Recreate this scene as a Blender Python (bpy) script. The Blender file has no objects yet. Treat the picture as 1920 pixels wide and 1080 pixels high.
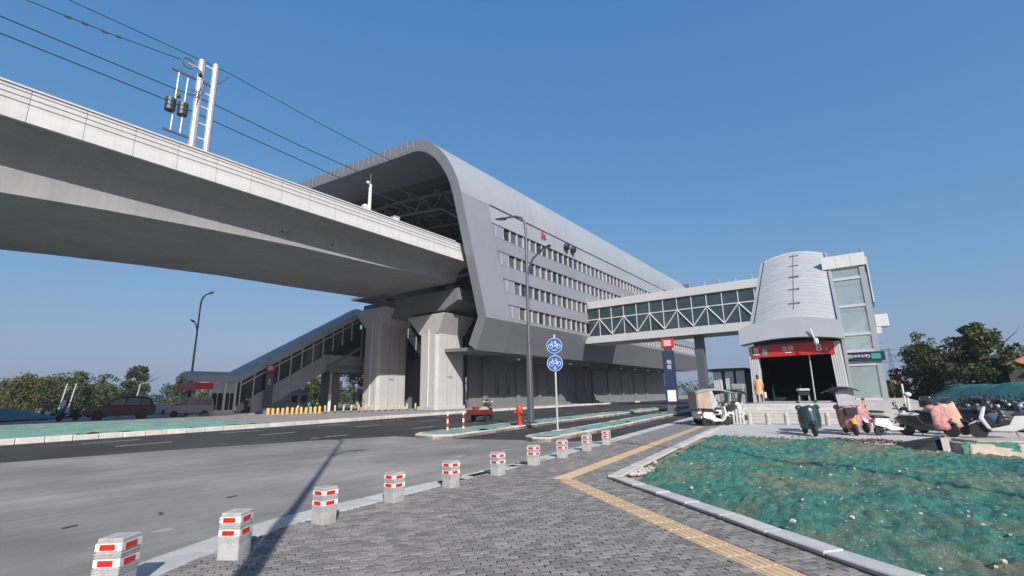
import bpy, bmesh, math, random
from mathutils import Vector, Matrix, noise
import numpy as np

sc = bpy.context.scene
# site axes: x runs along the road and the railway (away from the viewer), y across it (to the far side), z up
# ------------------------------------------------------------------ camera
cam_d = bpy.data.cameras.new('camera'); cam = bpy.data.objects.new('camera', cam_d)
sc.collection.objects.link(cam); sc.camera = cam
cam_d.sensor_width = 36.0; cam_d.lens = 36.0 * 890.0 / 1920.0
cam_d.clip_start = 0.05; cam_d.clip_end = 6000
CR, CU, CF = Vector((.59103, -.80644, -.01821)), Vector((-.16823, -.14531, .97498)), Vector((.78891, .57318, .22155))
mw = Matrix.Identity(4)
for i in range(3):
    mw[i][0], mw[i][1], mw[i][2] = CR[i], CU[i], -CF[i]
CAM = Vector((0, 0, 1.65)); mw.translation = CAM
cam.matrix_world = mw
# ------------------------------------------------------------------ sky, sun, exposure
SUN_EL = math.radians(32.5); SUN_DIR = Vector((-.612, -.791, 0)).normalized()
SUN_AZ = math.atan2(SUN_DIR.x, SUN_DIR.y)
world = bpy.data.worlds.new('World'); sc.world = world; world.use_nodes = True
wn = world.node_tree; bg = wn.nodes['Background']
sky = wn.nodes.new('ShaderNodeTexSky'); sky.sky_type = 'NISHITA'; sky.sun_disc = False
sky.sun_elevation = SUN_EL; sky.sun_rotation = SUN_AZ
sky.altitude = 0; sky.air_density = 1.5; sky.dust_density = 2.0; sky.ozone_density = 3.0
# one even colour grade over the whole sky (a phone camera's blue), strength stays on the Background node
sep = wn.nodes.new('ShaderNodeSeparateColor'); com = wn.nodes.new('ShaderNodeCombineColor'); wn.links.new(sky.outputs[0], sep.inputs[0])
for i, (g_, k_) in enumerate(((1.0, .0665), (.56, .1655), (.354, .345))):
    pw = wn.nodes.new('ShaderNodeMath'); pw.operation = 'POWER'; pw.inputs[1].default_value = g_; wn.links.new(sep.outputs[i], pw.inputs[0])
    ml_ = wn.nodes.new('ShaderNodeMath'); ml_.operation = 'MULTIPLY'; ml_.inputs[1].default_value = k_ / .1; wn.links.new(pw.outputs[0], ml_.inputs[0]); wn.links.new(ml_.outputs[0], com.inputs[i])
wn.links.new(com.outputs[0], bg.inputs[0]); bg.inputs[1].default_value = 0.0732
sun_d = bpy.data.lights.new('sun', 'SUN'); sun_d.energy = 4.9; sun_d.angle = math.radians(0.55); sun_d.color = (1.0, .95, .89)
sun = bpy.data.objects.new('sun', sun_d); sc.collection.objects.link(sun)
sd = Vector((SUN_DIR.x * math.cos(SUN_EL), SUN_DIR.y * math.cos(SUN_EL), math.sin(SUN_EL)))
sun.rotation_euler = sd.to_track_quat('Z', 'Y').to_euler()
sun.location = (-20, -25, 40)
sc.view_settings.view_transform = 'Standard'; sc.view_settings.look = 'None'
sc.view_settings.exposure = 0.45; sc.view_settings.gamma = 1.0
sc.view_settings.use_curve_mapping = False

# ------------------------------------------------------------------ helpers
C = sc.collection
rnd = random.Random(7)
R = math.radians
BASE = {}          # world position of a thing's empty, so that parts can be written in site coordinates

def tag(o, label=None, cat=None, group=None, kind=None):
    if label: o['label'] = label
    if cat: o['category'] = cat
    if group: o['group'] = group
    if kind: o['kind'] = kind
    return o

def thing(name, label, cat, loc=(0, 0, 0), group=None, rz=0.0):
    o = bpy.data.objects.new(name, None); C.objects.link(o); o.empty_display_size = .2
    o.location = loc; o.rotation_euler = (0, 0, rz); BASE[o.name] = Vector(loc)
    return tag(o, label, cat, group)

def copy_tree(o, parent=None):
    c = o.copy(); C.objects.link(c); c.parent = parent
    for ch in o.children: copy_tree(ch, c)
    return c

def cross(a, b): return Vector(a).cross(Vector(b))

class MB:
    def __init__(self): self.v = []; self.f = []
    def add(self, vs, fs):
        n = len(self.v); self.v += [tuple(p) for p in vs]; self.f += [tuple(i + n for i in q) for q in fs]; return self
    def hexa(self, p):      # 4 bottom, 4 top
        return self.add(p, [(3, 2, 1, 0), (4, 5, 6, 7), (0, 1, 5, 4), (1, 2, 6, 5), (2, 3, 7, 6), (3, 0, 4, 7)])
    def box(self, x0, x1, y0, y1, z0, z1):
        return self.hexa([(x0, y0, z0), (x1, y0, z0), (x1, y1, z0), (x0, y1, z0), (x0, y0, z1), (x1, y0, z1), (x1, y1, z1), (x0, y1, z1)])
    def obox(self, cx, cy, z0, z1, lx, ly, a=0.0):
        c, s = math.cos(a), math.sin(a)
        q = [(cx + c * u * lx / 2 - s * v * ly / 2, cy + s * u * lx / 2 + c * v * ly / 2) for u, v in ((-1, -1), (1, -1), (1, 1), (-1, 1))]
        return self.hexa([(x, y, z0) for x, y in q] + [(x, y, z1) for x, y in q])
    def loft(self, A, B, caps=True):
        n = len(A); f = [(i, (i + 1) % n, n + (i + 1) % n, n + i) for i in range(n)]
        if caps: f += [tuple(range(n))[::-1], tuple(range(n, 2 * n))]
        return self.add(list(A) + list(B), f)
    def prism_x(self, prof, x0, x1):   # prof in (y,z)
        return self.loft([(x0, y, z) for y, z in prof], [(x1, y, z) for y, z in prof])
    def prism_y(self, prof, y0, y1):   # prof in (x,z)
        return self.loft([(x, y0, z) for x, z in prof], [(x, y1, z) for x, z in prof])
    def prism_z(self, prof, z0, z1):
        return self.loft([(x, y, z0) for x, y in prof], [(x, y, z1) for x, y in prof])
    def cyl(self, p0, p1, r0, r1=None, n=10, caps=True):
        if r1 is None: r1 = r0
        p0, p1 = Vector(p0), Vector(p1); d = (p1 - p0).normalized()
        a = d.orthogonal().normalized(); b = d.cross(a)
        A = [p0 + (a * math.cos(k * 2 * math.pi / n) + b * math.sin(k * 2 * math.pi / n)) * r0 for k in range(n)]
        B = [p1 + (a * math.cos(k * 2 * math.pi / n) + b * math.sin(k * 2 * math.pi / n)) * r1 for k in range(n)]
        return self.loft(A, B, caps)
    def tube(self, pts, r, n=6):
        pts = [Vector(p) for p in pts]
        if not isinstance(r, (list, tuple)): r = [r] * len(pts)
        rings = []; a = None
        for i, p in enumerate(pts):
            d = (pts[min(i + 1, len(pts) - 1)] - pts[max(i - 1, 0)]).normalized()
            a = d.orthogonal().normalized() if a is None else (a - d * a.dot(d)).normalized()
            b = d.cross(a)
            rings.append([p + (a * math.cos(k * 2 * math.pi / n) + b * math.sin(k * 2 * math.pi / n)) * r[i] for k in range(n)])
        vs = [q for ring in rings for q in ring]; fs = []
        for i in range(len(rings) - 1):
            for k in range(n):
                fs.append((i * n + k, i * n + (k + 1) % n, (i + 1) * n + (k + 1) % n, (i + 1) * n + k))
        fs += [tuple(range(n))[::-1], tuple(range(len(vs) - n, len(vs)))]
        return self.add(vs, fs)
    def lathe(self, c, prof, n=14, axis='z'):
        rings = []
        for r, h in prof:
            for k in range(n):
                a = 2 * math.pi * k / n; u, w = r * math.cos(a), r * math.sin(a)
                rings.append({'z': (c[0] + u, c[1] + w, c[2] + h), 'y': (c[0] + u, c[1] + h, c[2] + w), 'x': (c[0] + h, c[1] + u, c[2] + w)}[axis])
        m = len(prof); fs = []
        for i in range(m - 1):
            for k in range(n): fs.append((i * n + k, i * n + (k + 1) % n, (i + 1) * n + (k + 1) % n, (i + 1) * n + k))
        fs += [tuple(range(n))[::-1], tuple(range((m - 1) * n, m * n))]
        return self.add(rings, fs)
    def ell(self, c, r, nu=10, nv=7):
        prof = [(math.sin(math.pi * j / nv), -math.cos(math.pi * j / nv)) for j in range(nv + 1)]
        vs, fs = [], []
        for a, h in prof:
            for k in range(nu):
                q = 2 * math.pi * k / nu; vs.append((c[0] + r[0] * a * math.cos(q), c[1] + r[1] * a * math.sin(q), c[2] + r[2] * h))
        for j in range(nv):
            for k in range(nu): fs.append((j * nu + k, j * nu + (k + 1) % nu, (j + 1) * nu + (k + 1) % nu, (j + 1) * nu + k))
        return self.add(vs, fs)
    def quad(self, *p): return self.add(p, [tuple(range(len(p)))])
    def mesh(self, name, mat, smooth=None, bevel=0.0, off=None, seg=1):
        me = bpy.data.meshes.new(name)
        v = self.v if off is None else [(a - off.x, b - off.y, c - off.z) for a, b, c in self.v]
        me.from_pydata(v, [], self.f)
        bm = bmesh.new(); bm.from_mesh(me)
        bmesh.ops.remove_doubles(bm, verts=bm.verts, dist=1e-5)
        bmesh.ops.recalc_face_normals(bm, faces=bm.faces)
        if bevel > 0:
            es = [e for e in bm.edges if len(e.link_faces) == 2 and e.calc_face_angle(0) > .6]
            bmesh.ops.bevel(bm, geom=es, offset=bevel, segments=seg, profile=.6, affect='EDGES', clamp_overlap=True)
        if smooth is not None:
            for f in bm.faces: f.smooth = True
        bm.to_mesh(me); bm.free()
        if smooth is not None: me.set_sharp_from_angle(angle=R(smooth))
        if mat: me.materials.append(MAT[mat])
        return me
    def build(self, name, mat, parent=None, smooth=None, bevel=0.0, seg=1):
        off = BASE.get(parent.name) if parent else None
        me = self.mesh(name, mat, smooth, bevel, off, seg)
        o = bpy.data.objects.new(name, me); C.objects.link(o); o.parent = parent
        BASE[o.name] = off if off is not None else Vector((0, 0, 0))
        return o

def inst(name, me, parent, loc, rz=0.0, scale=None):
    o = bpy.data.objects.new(name, me); C.objects.link(o); o.parent = parent
    off = BASE.get(parent.name, Vector((0, 0, 0))) if parent else Vector((0, 0, 0))
    o.location = Vector(loc) - off; o.rotation_euler = (0, 0, rz)
    if scale: o.scale = scale
    return o

def struct(o): return tag(o, kind='structure')

def inpoly(x, y, P):
    c = False; n = len(P); j = n - 1
    for i in range(n):
        xi, yi = P[i]; xj, yj = P[j]
        if (yi > y) != (yj > y) and x < (xj - xi) * (y - yi) / (yj - yi) + xi: c = not c
        j = i
    return c

def pdist(x, y, P):     # distance to polygon outline
    d = 1e9
    for i in range(len(P)):
        ax, ay = P[i]; bx, by = P[(i + 1) % len(P)]
        ux, uy = bx - ax, by - ay; L = ux * ux + uy * uy
        t = max(0, min(1, ((x - ax) * ux + (y - ay) * uy) / L))
        d = min(d, math.hypot(x - ax - t * ux, y - ay - t * uy))
    return d

def lerp_poly(P, s):    # y on a polyline given x
    for (a, b), (c, d) in zip(P, P[1:]):
        if a <= s <= c: return b + (d - b) * (s - a) / (c - a)
    return P[0][1] if s < P[0][0] else P[-1][1]

# ------------------------------------------------------------------ materials (all procedural)
MAT = {}
ALB = .78           # one reflectance scale for every painted or mineral surface
def M(name, col, rough=.6, metal=0.0, var=.12, vscale=3.0, bump=0.0, bscale=40.0, rnd_obj=0.0, island=0.0, col2=None, c2scale=1.0, c2lo=.45, c2hi=.62, spec=.5, emis=None, detail=6, coat=0.0, streak=0.0, drip=0.0):
    m = bpy.data.materials.new(name); m.use_nodes = True; MAT[name] = m
    col = tuple(c * ALB for c in col); col2 = tuple(c * ALB for c in col2) if col2 else None
    nt = m.node_tree; N = nt.nodes; L = nt.links; b = N['Principled BSDF']
    b.inputs['Roughness'].default_value = rough; b.inputs['Metallic'].default_value = metal
    b.inputs['Specular IOR Level'].default_value = spec
    if coat: b.inputs['Coat Weight'].default_value = coat
    tc = N.new('ShaderNodeTexCoord')
    base = None
    rgb = N.new('ShaderNodeRGB'); rgb.outputs[0].default_value = (*col, 1); base = rgb.outputs[0]
    if col2:
        nz = N.new('ShaderNodeTexNoise'); nz.inputs['Scale'].default_value = c2scale; nz.inputs['Detail'].default_value = detail; nz.inputs['Roughness'].default_value = .62
        L.new(tc.outputs['Object'], nz.inputs['Vector'])
        mr = N.new('ShaderNodeMapRange'); mr.inputs[1].default_value = c2lo; mr.inputs[2].default_value = c2hi
        L.new(nz.outputs[0], mr.inputs[0])
        mx = N.new('ShaderNodeMix'); mx.data_type = 'RGBA'; mx.inputs[7].default_value = (*col2, 1)
        L.new(mr.outputs[0], mx.inputs[0]); L.new(base, mx.inputs[6]); base = mx.outputs[2]
    fac = None
    def mulval(sock):
        nonlocal base
        hsv = N.new('ShaderNodeHueSaturation'); L.new(base, hsv.inputs['Color']); L.new(sock, hsv.inputs['Value']); base = hsv.outputs[0]
    if var:
        nz = N.new('ShaderNodeTexNoise'); nz.inputs['Scale'].default_value = vscale; nz.inputs['Detail'].default_value = 8; nz.inputs['Roughness'].default_value = .65
        L.new(tc.outputs['Object'], nz.inputs['Vector'])
        mr = N.new('ShaderNodeMapRange'); mr.inputs[1].default_value = .3; mr.inputs[2].default_value = .7; mr.inputs[3].default_value = 1 - var; mr.inputs[4].default_value = 1 + var
        L.new(nz.outputs[0], mr.inputs[0]); mulval(mr.outputs[0])
    if streak:
        mp = N.new('ShaderNodeMapping'); mp.inputs['Scale'].default_value = (.12, 1.6, 1); mp.inputs['Rotation'].default_value = (0, 0, R(-5)); L.new(tc.outputs['Object'], mp.inputs[0])
        nz = N.new('ShaderNodeTexNoise'); nz.inputs['Scale'].default_value = 1.0; nz.inputs['Detail'].default_value = 7; nz.inputs['Roughness'].default_value = .7; L.new(mp.outputs[0], nz.inputs['Vector'])
        mr = N.new('ShaderNodeMapRange'); mr.inputs[1].default_value = .3; mr.inputs[2].default_value = .7; mr.inputs[3].default_value = 1 - streak; mr.inputs[4].default_value = 1 + streak; L.new(nz.outputs[0], mr.inputs[0]); mulval(mr.outputs[0])
        ng = N.new('ShaderNodeTexNoise'); ng.inputs['Scale'].default_value = 55; ng.inputs['Detail'].default_value = 4; L.new(tc.outputs['Object'], ng.inputs['Vector'])
        mr = N.new('ShaderNodeMapRange'); mr.inputs[1].default_value = .3; mr.inputs[2].default_value = .7; mr.inputs[3].default_value = .87; mr.inputs[4].default_value = 1.13; L.new(ng.outputs[0], mr.inputs[0]); mulval(mr.outputs[0])
    if drip:      # rain marks running down
        mp = N.new('ShaderNodeMapping'); mp.inputs['Scale'].default_value = (1.7, 1.7, .09); L.new(tc.outputs['Object'], mp.inputs[0])
        nz = N.new('ShaderNodeTexNoise'); nz.inputs['Scale'].default_value = 1.3; nz.inputs['Detail'].default_value = 8; nz.inputs['Roughness'].default_value = .75; L.new(mp.outputs[0], nz.inputs['Vector'])
        mr = N.new('ShaderNodeMapRange'); mr.inputs[1].default_value = .45; mr.inputs[2].default_value = .75; mr.inputs[3].default_value = 1.0; mr.inputs[4].default_value = 1 - drip; L.new(nz.outputs[0], mr.inputs[0]); mulval(mr.outputs[0])
    if rnd_obj:
        oi = N.new('ShaderNodeObjectInfo'); mr = N.new('ShaderNodeMapRange'); mr.inputs[3].default_value = 1 - rnd_obj; mr.inputs[4].default_value = 1 + rnd_obj
        L.new(oi.outputs['Random'], mr.inputs[0]); mulval(mr.outputs[0])
    if island:
        gi = N.new('ShaderNodeNewGeometry'); mr = N.new('ShaderNodeMapRange'); mr.inputs[3].default_value = 1 - island; mr.inputs[4].default_value = 1 + island
        L.new(gi.outputs['Random Per Island'], mr.inputs[0]); mulval(mr.outputs[0])
    L.new(base, b.inputs['Base Color'])
    if bump:
        nz = N.new('ShaderNodeTexNoise'); nz.inputs['Scale'].default_value = bscale; nz.inputs['Detail'].default_value = 5
        L.new(tc.outputs['Object'], nz.inputs['Vector'])
        bp = N.new('ShaderNodeBump'); bp.inputs['Strength'].default_value = bump; bp.inputs['Distance'].default_value = .02
        L.new(nz.outputs[0], bp.inputs['Height']); L.new(bp.outputs[0], b.inputs['Normal'])
    if emis:
        b.inputs['Emission Color'].default_value = (*emis[:3], 1); b.inputs['Emission Strength'].default_value = emis[3]
    return m

M('soil_ground', (.16, .13, .095), .95, var=.3, vscale=.15, col2=(.07, .09, .035), c2scale=.04)
M('junction', (.312, .298, .28), .9, var=.22, vscale=.45, bump=.45, bscale=110, col2=(.215, .208, .198), c2scale=.16, c2lo=.4, c2hi=.66, spec=.2, streak=.17)
M('asphalt', (.044, .044, .045), .88, var=.16, vscale=.6, bump=.4, bscale=80, col2=(.07, .069, .068), c2scale=.16, spec=.25, streak=.1)
M('cement_dust', (.37, .355, .335), .95, var=.2, vscale=5)
M('marking', (.6, .6, .59), .8, var=.35, vscale=6)
M('brick', (.252, .24, .224), .9, var=.15, vscale=9, bump=.35, bscale=120, rnd_obj=.28, spec=.2)
M('brick_joined', (.252, .24, .224), .9, var=.18, vscale=3, bump=.3, bscale=90, island=.28, spec=.2)
M('bed', (.075, .07, .066), 1.0, var=.25, vscale=5)
M('tactile', (.63, .455, .275), .85, var=.16, vscale=8, rnd_obj=.07, bump=.2, bscale=90)
M('kerb', (.54, .525, .505), .85, var=.14, vscale=4, bump=.3, bscale=60, rnd_obj=.1)
M('kerb_light', (.58, .555, .52), .85, var=.16, vscale=3, bump=.3, bscale=50, rnd_obj=.12)
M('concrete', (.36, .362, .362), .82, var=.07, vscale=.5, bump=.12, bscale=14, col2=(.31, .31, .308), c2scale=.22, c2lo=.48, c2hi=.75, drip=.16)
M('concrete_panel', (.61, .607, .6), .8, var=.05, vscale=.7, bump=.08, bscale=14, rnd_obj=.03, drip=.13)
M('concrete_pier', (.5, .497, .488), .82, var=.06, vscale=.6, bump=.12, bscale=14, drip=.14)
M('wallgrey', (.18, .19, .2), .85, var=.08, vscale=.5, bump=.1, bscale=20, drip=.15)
M('sidewalk', (.3, .29, .28), .9, var=.14, vscale=.5, bump=.25, bscale=60)
M('lot', (.22, .215, .21), .9, var=.15, vscale=.3)
M('alu', (.315, .338, .372), .45, .2, var=.04, vscale=.4, rnd_obj=.035, drip=.06)
M('alu_light', (.405, .435, .465), .45, .15, var=.04, vscale=.5, rnd_obj=.04, drip=.06)
M('alu_dark', (.2, .205, .215), .5, .25, var=.06, vscale=.6, rnd_obj=.03)
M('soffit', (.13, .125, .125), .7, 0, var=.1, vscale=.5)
M('roofsheet', (.47, .5, .505), .5, .1, var=.07, vscale=1.6, rnd_obj=.05)
M('white_metal', (.72, .72, .72), .4, .1, var=.05, vscale=1.0)
M('frame_white', (.62, .63, .64), .45, .1, var=.04)
M('galv', (.66, .67, .68), .38, .45, var=.08, vscale=4)
M('steel_dark', (.06, .065, .075), .5, .4, var=.1)
M('lamp_grey', (.13, .145, .165), .42, .3, var=.06)
M('navy', (.015, .03, .085), .35, 0, var=.08)
M('wire', (.05, .055, .065), .5, .3, var=.0)
M('glass_dark', (.03, .038, .045), .12, 0, var=.25, vscale=.5, rnd_obj=.5, spec=.6)
M('glass_curtain', (.1, .105, .112), .2, 0, var=.2, vscale=.8, rnd_obj=.35, spec=.6)
M('glass_teal', (.035, .06, .07), .08, 0, var=.2, vscale=.5, spec=.7)
M('black', (.012, .012, .013), .5, var=.1)
M('rubber', (.018, .018, .018), .8, var=.1)
M('interior', (.03, .032, .035), .6, var=.15)
M('red_sign', (.5, .032, .028), .35, var=.05, vscale=1.5)
M('red_reflect', (.62, .025, .012), .3, var=.12, vscale=20)
M('white_reflect', (.78, .76, .74), .35, var=.08, vscale=12)
M('granite', (.46, .455, .45), .75, var=.3, vscale=70, bump=.2, bscale=90, rnd_obj=.07, col2=(.36, .355, .35), c2scale=5)
M('text_white', (.8, .78, .77), .5, var=.0)
M('sign_blue', (.012, .11, .4), .35, var=.04)
M('green_sign', (.05, .36, .25), .4, var=.05)
M('yellow', (.62, .42, .1), .6, var=.18, vscale=6)
M('cream', (.56, .46, .28), .8, var=.15, vscale=4)
M('hydrant', (.5, .055, .03), .45, var=.15, vscale=8)
M('trike_red', (.17, .03, .022), .4, var=.2, vscale=6)
M('maroon', (.03, .004, .008), .35, 0, var=.03, spec=.3, coat=.15)
M('van_paint', (.2, .245, .26), .35, 0, var=.03, spec=.3, coat=.2)
M('white_paint', (.72, .72, .71), .3, 0, var=.05, coat=.3)
M('black_paint', (.02, .022, .025), .25, 0, var=.1, coat=.4)
M('green_paint', (.02, .055, .06), .25, 0, var=.1, coat=.5)
M('blue_paint', (.05, .09, .16), .3, 0, var=.1, coat=.4)
M('pink_fabric', (.5, .27, .26), .9, var=.3, vscale=9, col2=(.42, .17, .18), c2scale=7)
M('peach_fabric', (.62, .38, .3), .9, var=.12, vscale=6)
M('seat', (.02, .02, .02), .6, var=.2)
M('canvas', (.42, .32, .25), .8, var=.15, vscale=3)
M('clear_sheet', (.5, .53, .55), .15, 0, var=.3, vscale=3, spec=.7)
M('yellow_plastic', (.75, .5, .02), .4, var=.1)
M('grey_plastic', (.3, .31, .32), .5, var=.1)
M('skin', (.5, .31, .23), .6, var=.05)
M('hair', (.012, .01, .009), .6, var=.2)
M('coat_orange', (.62, .36, .2), .9, var=.12, vscale=5)
M('trousers', (.03, .027, .03), .9, var=.2)
M('jacket', (.04, .035, .032), .9, var=.2)
M('shoe', (.4, .4, .4), .7, var=.1)
M('stone', (.55, .5, .44), .9, var=.25, vscale=8, bump=.4, bscale=30)
M('bark', (.07, .055, .04), .95, var=.3, vscale=8)
for k, (a, b2) in dict(leaf_dark=((.03, .05, .022), (.055, .065, .032)), leaf_mid=((.05, .08, .03), (.1, .11, .04)),
                       leaf_pale=((.06, .085, .03), (.11, .11, .045)), leaf_yellow=((.1, .095, .03), (.06, .075, .022))).items():
    M(k, a, .75, var=.2, vscale=1.5, col2=b2, c2scale=.8, island=.3, spec=.2)
M('house_brick', (.055, .042, .038), .9, var=.3, vscale=3)
M('roof_tile', (.5, .24, .13), .85, var=.2, vscale=2)
M('hill_blue', (.2, .24, .26), .95, var=.1, vscale=.02)
def net_mat(name, lo, hi, soil, soil_lo, soil_hi, fleck):
    m = bpy.data.materials.new(name); m.use_nodes = True; MAT[name] = m; nt = m.node_tree; N = nt.nodes; L = nt.links; b = N['Principled BSDF']
    tc = N.new('ShaderNodeTexCoord')
    def nz(scale, det, rough=.65, dist=0.0, sc3=None):
        n = N.new('ShaderNodeTexNoise'); n.inputs['Scale'].default_value = scale; n.inputs['Detail'].default_value = det; n.inputs['Roughness'].default_value = rough; n.inputs['Distortion'].default_value = dist
        if sc3:
            mp = N.new('ShaderNodeMapping'); mp.inputs['Scale'].default_value = sc3; mp.inputs['Rotation'].default_value = (0, 0, R(35)); L.new(tc.outputs['Object'], mp.inputs[0]); L.new(mp.outputs[0], n.inputs[0])
        else: L.new(tc.outputs['Object'], n.inputs[0])
        return n.outputs[0]
    def rng(s, a, c, o0=0.0, o1=1.0):
        r = N.new('ShaderNodeMapRange'); r.inputs[1].default_value = a; r.inputs[2].default_value = c; r.inputs[3].default_value = o0; r.inputs[4].default_value = o1; L.new(s, r.inputs[0]); return r.outputs[0]
    def mix(f, A, B):
        x = N.new('ShaderNodeMix'); x.data_type = 'RGBA'; L.new(f, x.inputs[0])
        for k, v in ((6, A), (7, B)):
            if isinstance(v, tuple): x.inputs[k].default_value = (*v, 1)
            else: L.new(v, x.inputs[k])
        return x.outputs[2]
    g = mix(rng(nz(4.5, 10, .72, .6, (1, 2.6, 1)), .32, .68), lo, hi)
    g = mix(rng(nz(.55, 6, .7), soil_lo, soil_hi, 0, .8), g, soil)
    g = mix(rng(nz(1.9, 8, .7), .56, .72, 0, .5), g, soil)
    g = mix(rng(nz(20, 5, .7), .57, .7, 0, .8), g, fleck)
    L.new(g, b.inputs['Base Color']); b.inputs['Roughness'].default_value = .65; b.inputs['Specular IOR Level'].default_value = .25
    bp = N.new('ShaderNodeBump'); bp.inputs['Strength'].default_value = .9; bp.inputs['Distance'].default_value = .03
    L.new(nz(18, 8, .75, .8, (1, 2.2, 1)), bp.inputs['Height']); L.new(bp.outputs[0], b.inputs['Normal'])
net_mat('net_green', (.014, .088, .07), (.065, .225, .172), (.2, .175, .105), .47, .64, (.4, .47, .39))
net_mat('net_teal', (.015, .075, .085), (.04, .19, .2), (.08, .1, .07), .58, .72, (.15, .3, .29))
net_mat('net_pale', (.07, .19, .155), (.19, .36, .31), (.36, .32, .25), .52, .66, (.4, .47, .42))
M('sand', (.36, .27, .19), .95, var=.3, vscale=2.5, bump=.8, bscale=18, col2=(.2, .13, .08), c2scale=1.3)
M('sandstone', (.46, .39, .3), .9, var=.2, vscale=4, bump=.4, bscale=30)
M('leaf_litter', (.2, .11, .05), .95, var=.4, vscale=8, island=.4)

# brick pattern for paving too far away to see the single bricks
def paving_mat(name, c1, c2, cm, ang, bl, bh):
    m = bpy.data.materials.new(name); m.use_nodes = True; MAT[name] = m; nt = m.node_tree; N = nt.nodes; L = nt.links; b = N['Principled BSDF']
    tc = N.new('ShaderNodeTexCoord'); mp = N.new('ShaderNodeMapping'); mp.inputs['Rotation'].default_value = (0, 0, ang)
    L.new(tc.outputs['Object'], mp.inputs[0])
    br = N.new('ShaderNodeTexBrick'); br.inputs['Scale'].default_value = 1; br.inputs['Brick Width'].default_value = bl; br.inputs['Row Height'].default_value = bh
    br.inputs['Mortar Size'].default_value = .006; br.inputs['Color1'].default_value = (*c1, 1); br.inputs['Color2'].default_value = (*c2, 1); br.inputs['Mortar'].default_value = (*cm, 1)
    L.new(mp.outputs[0], br.inputs[0])
    nz = N.new('ShaderNodeTexNoise'); nz.inputs['Scale'].default_value = .8; nz.inputs['Detail'].default_value = 7; L.new(tc.outputs['Object'], nz.inputs[0])
    mr = N.new('ShaderNodeMapRange'); mr.inputs[3].default_value = .8; mr.inputs[4].default_value = 1.2; L.new(nz.outputs[0], mr.inputs[0])
    h = N.new('ShaderNodeHueSaturation'); L.new(br.outputs[0], h.inputs['Color']); L.new(mr.outputs[0], h.inputs['Value']); L.new(h.outputs[0], b.inputs['Base Color'])
    bp = N.new('ShaderNodeBump'); bp.inputs['Strength'].default_value = .4; bp.inputs['Distance'].default_value = .01; bp.invert = True; L.new(br.outputs['Fac'], bp.inputs['Height']); L.new(bp.outputs[0], b.inputs['Normal'])
    b.inputs['Roughness'].default_value = .9
BR_ANG = R(-40.0); BL, BH = .168, .084
paving_mat('paving_far', (.23, .226, .225), (.17, .167, .168), (.09, .086, .083), -BR_ANG, BL, BH)
paving_mat('plaza_paving', (.47, .455, .435), (.41, .4, .385), (.22, .215, .21), R(0), .25, .125)

# clear glazing for the lift tower
m = bpy.data.materials.new('glazing'); m.use_nodes = True; MAT['glazing'] = m; nt = m.node_tree
b = nt.nodes['Principled BSDF']; b.inputs['Base Color'].default_value = (.42, .52, .54, 1); b.inputs['Roughness'].default_value = .03; b.inputs['Alpha'].default_value = .38

_txt = {}
def text_obj(name, s, size, mat, parent, loc, rot, depth=.01):
    cu = bpy.data.curves.new('t', 'FONT'); cu.body = s; cu.size = size; cu.align_x = 'CENTER'; cu.align_y = 'CENTER'; cu.extrude = depth
    to = bpy.data.objects.new('t', cu); C.objects.link(to)
    me = bpy.data.meshes.new_from_object(to.evaluated_get(bpy.context.evaluated_depsgraph_get()))
    bpy.data.objects.remove(to); me.name = name
    me.materials.clear(); me.materials.append(MAT[mat])
    o = bpy.data.objects.new(name, me); C.objects.link(o); o.parent = parent
    o.location = Vector(loc) - (BASE.get(parent.name, Vector((0, 0, 0))) if parent else Vector((0, 0, 0))); o.rotation_euler = rot
    return o
FACE_NEG_X = (R(90), 0, R(-90))     # lettering that reads for someone looking along +x
FACE_NEG_Y = (R(90), 0, 0)          # lettering that reads for someone looking along +y

# ================================================================== GROUND, ROADS, PAVEMENTS
def sheet(name, pts, z, mat, parent=None):
    return MB().quad(*[(x, y, z) for x, y in pts]).build(name, mat, parent)

struct(sheet('ground', [(-1200, -1200), (1800, -1200), (1800, 1800), (-1200, 1800)], -.08, 'soil_ground'))
NEAR = [(-30, 2.6), (-8, 3.4), (-2, 4.3), (.2, 5.2), (1.2, 5.85), (1.95, 6.3), (2.7, 6.7), (3.6, 6.98), (4.5, 7.1), (7, 7.22), (8.3, 7.28), (11, 7.45), (16.8, 8.0), (25.6, 9.0), (36.1, 10.2), (60, 12.2), (140, 14)]
INNER = [(-30, 2.0), (-8, 2.8), (-2, 3.7), (.4, 4.55), (1.5, 5.3), (2.2, 5.74), (2.7, 5.98), (3.6, 6.28), (4.5, 6.46), (7, 6.66), (8.3, 6.76), (11, 6.98), (16.8, 7.6), (25.6, 8.65), (36.1, 9.85), (60, 11.85), (140, 13.6)]
FAR = [(-60, 26.5), (-10, 28.9), (4, 29.6), (15, 30.3), (28, 32.3), (36, 33.2), (55, 34.6), (130, 36.5), (300, 38)]
road = struct(sheet('road', [(-60, 0), (300, 0), (300, 40), (-60, 40)], 0, 'junction'))
asp = [(-60, 21.6), (-6, 21.2), (3, 20.9), (7, 20.2), (11.1, 18.9), (14.6, 17.2), (14.7, 13.6), (15.4, 11.2), (15.4, 9.2), (16.6, 7.9)] + [(s, t - .2) for s, t in NEAR if s > 17] + [(300, 16), (300, 38)] + [(s, t + .1) for s, t in reversed(FAR) if s < 290]
asphalt = struct(sheet('asphalt_road', asp, .004, 'asphalt'))
def dash(s, t, L, w=.14, sl=.1):
    MB().quad((s, t - w / 2, .008), (s + L, t + sl * L - w / 2, .008), (s + L, t + sl * L + w / 2, .008), (s, t + w / 2, .008)).build('lane_marking', 'marking', asphalt)
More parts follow.
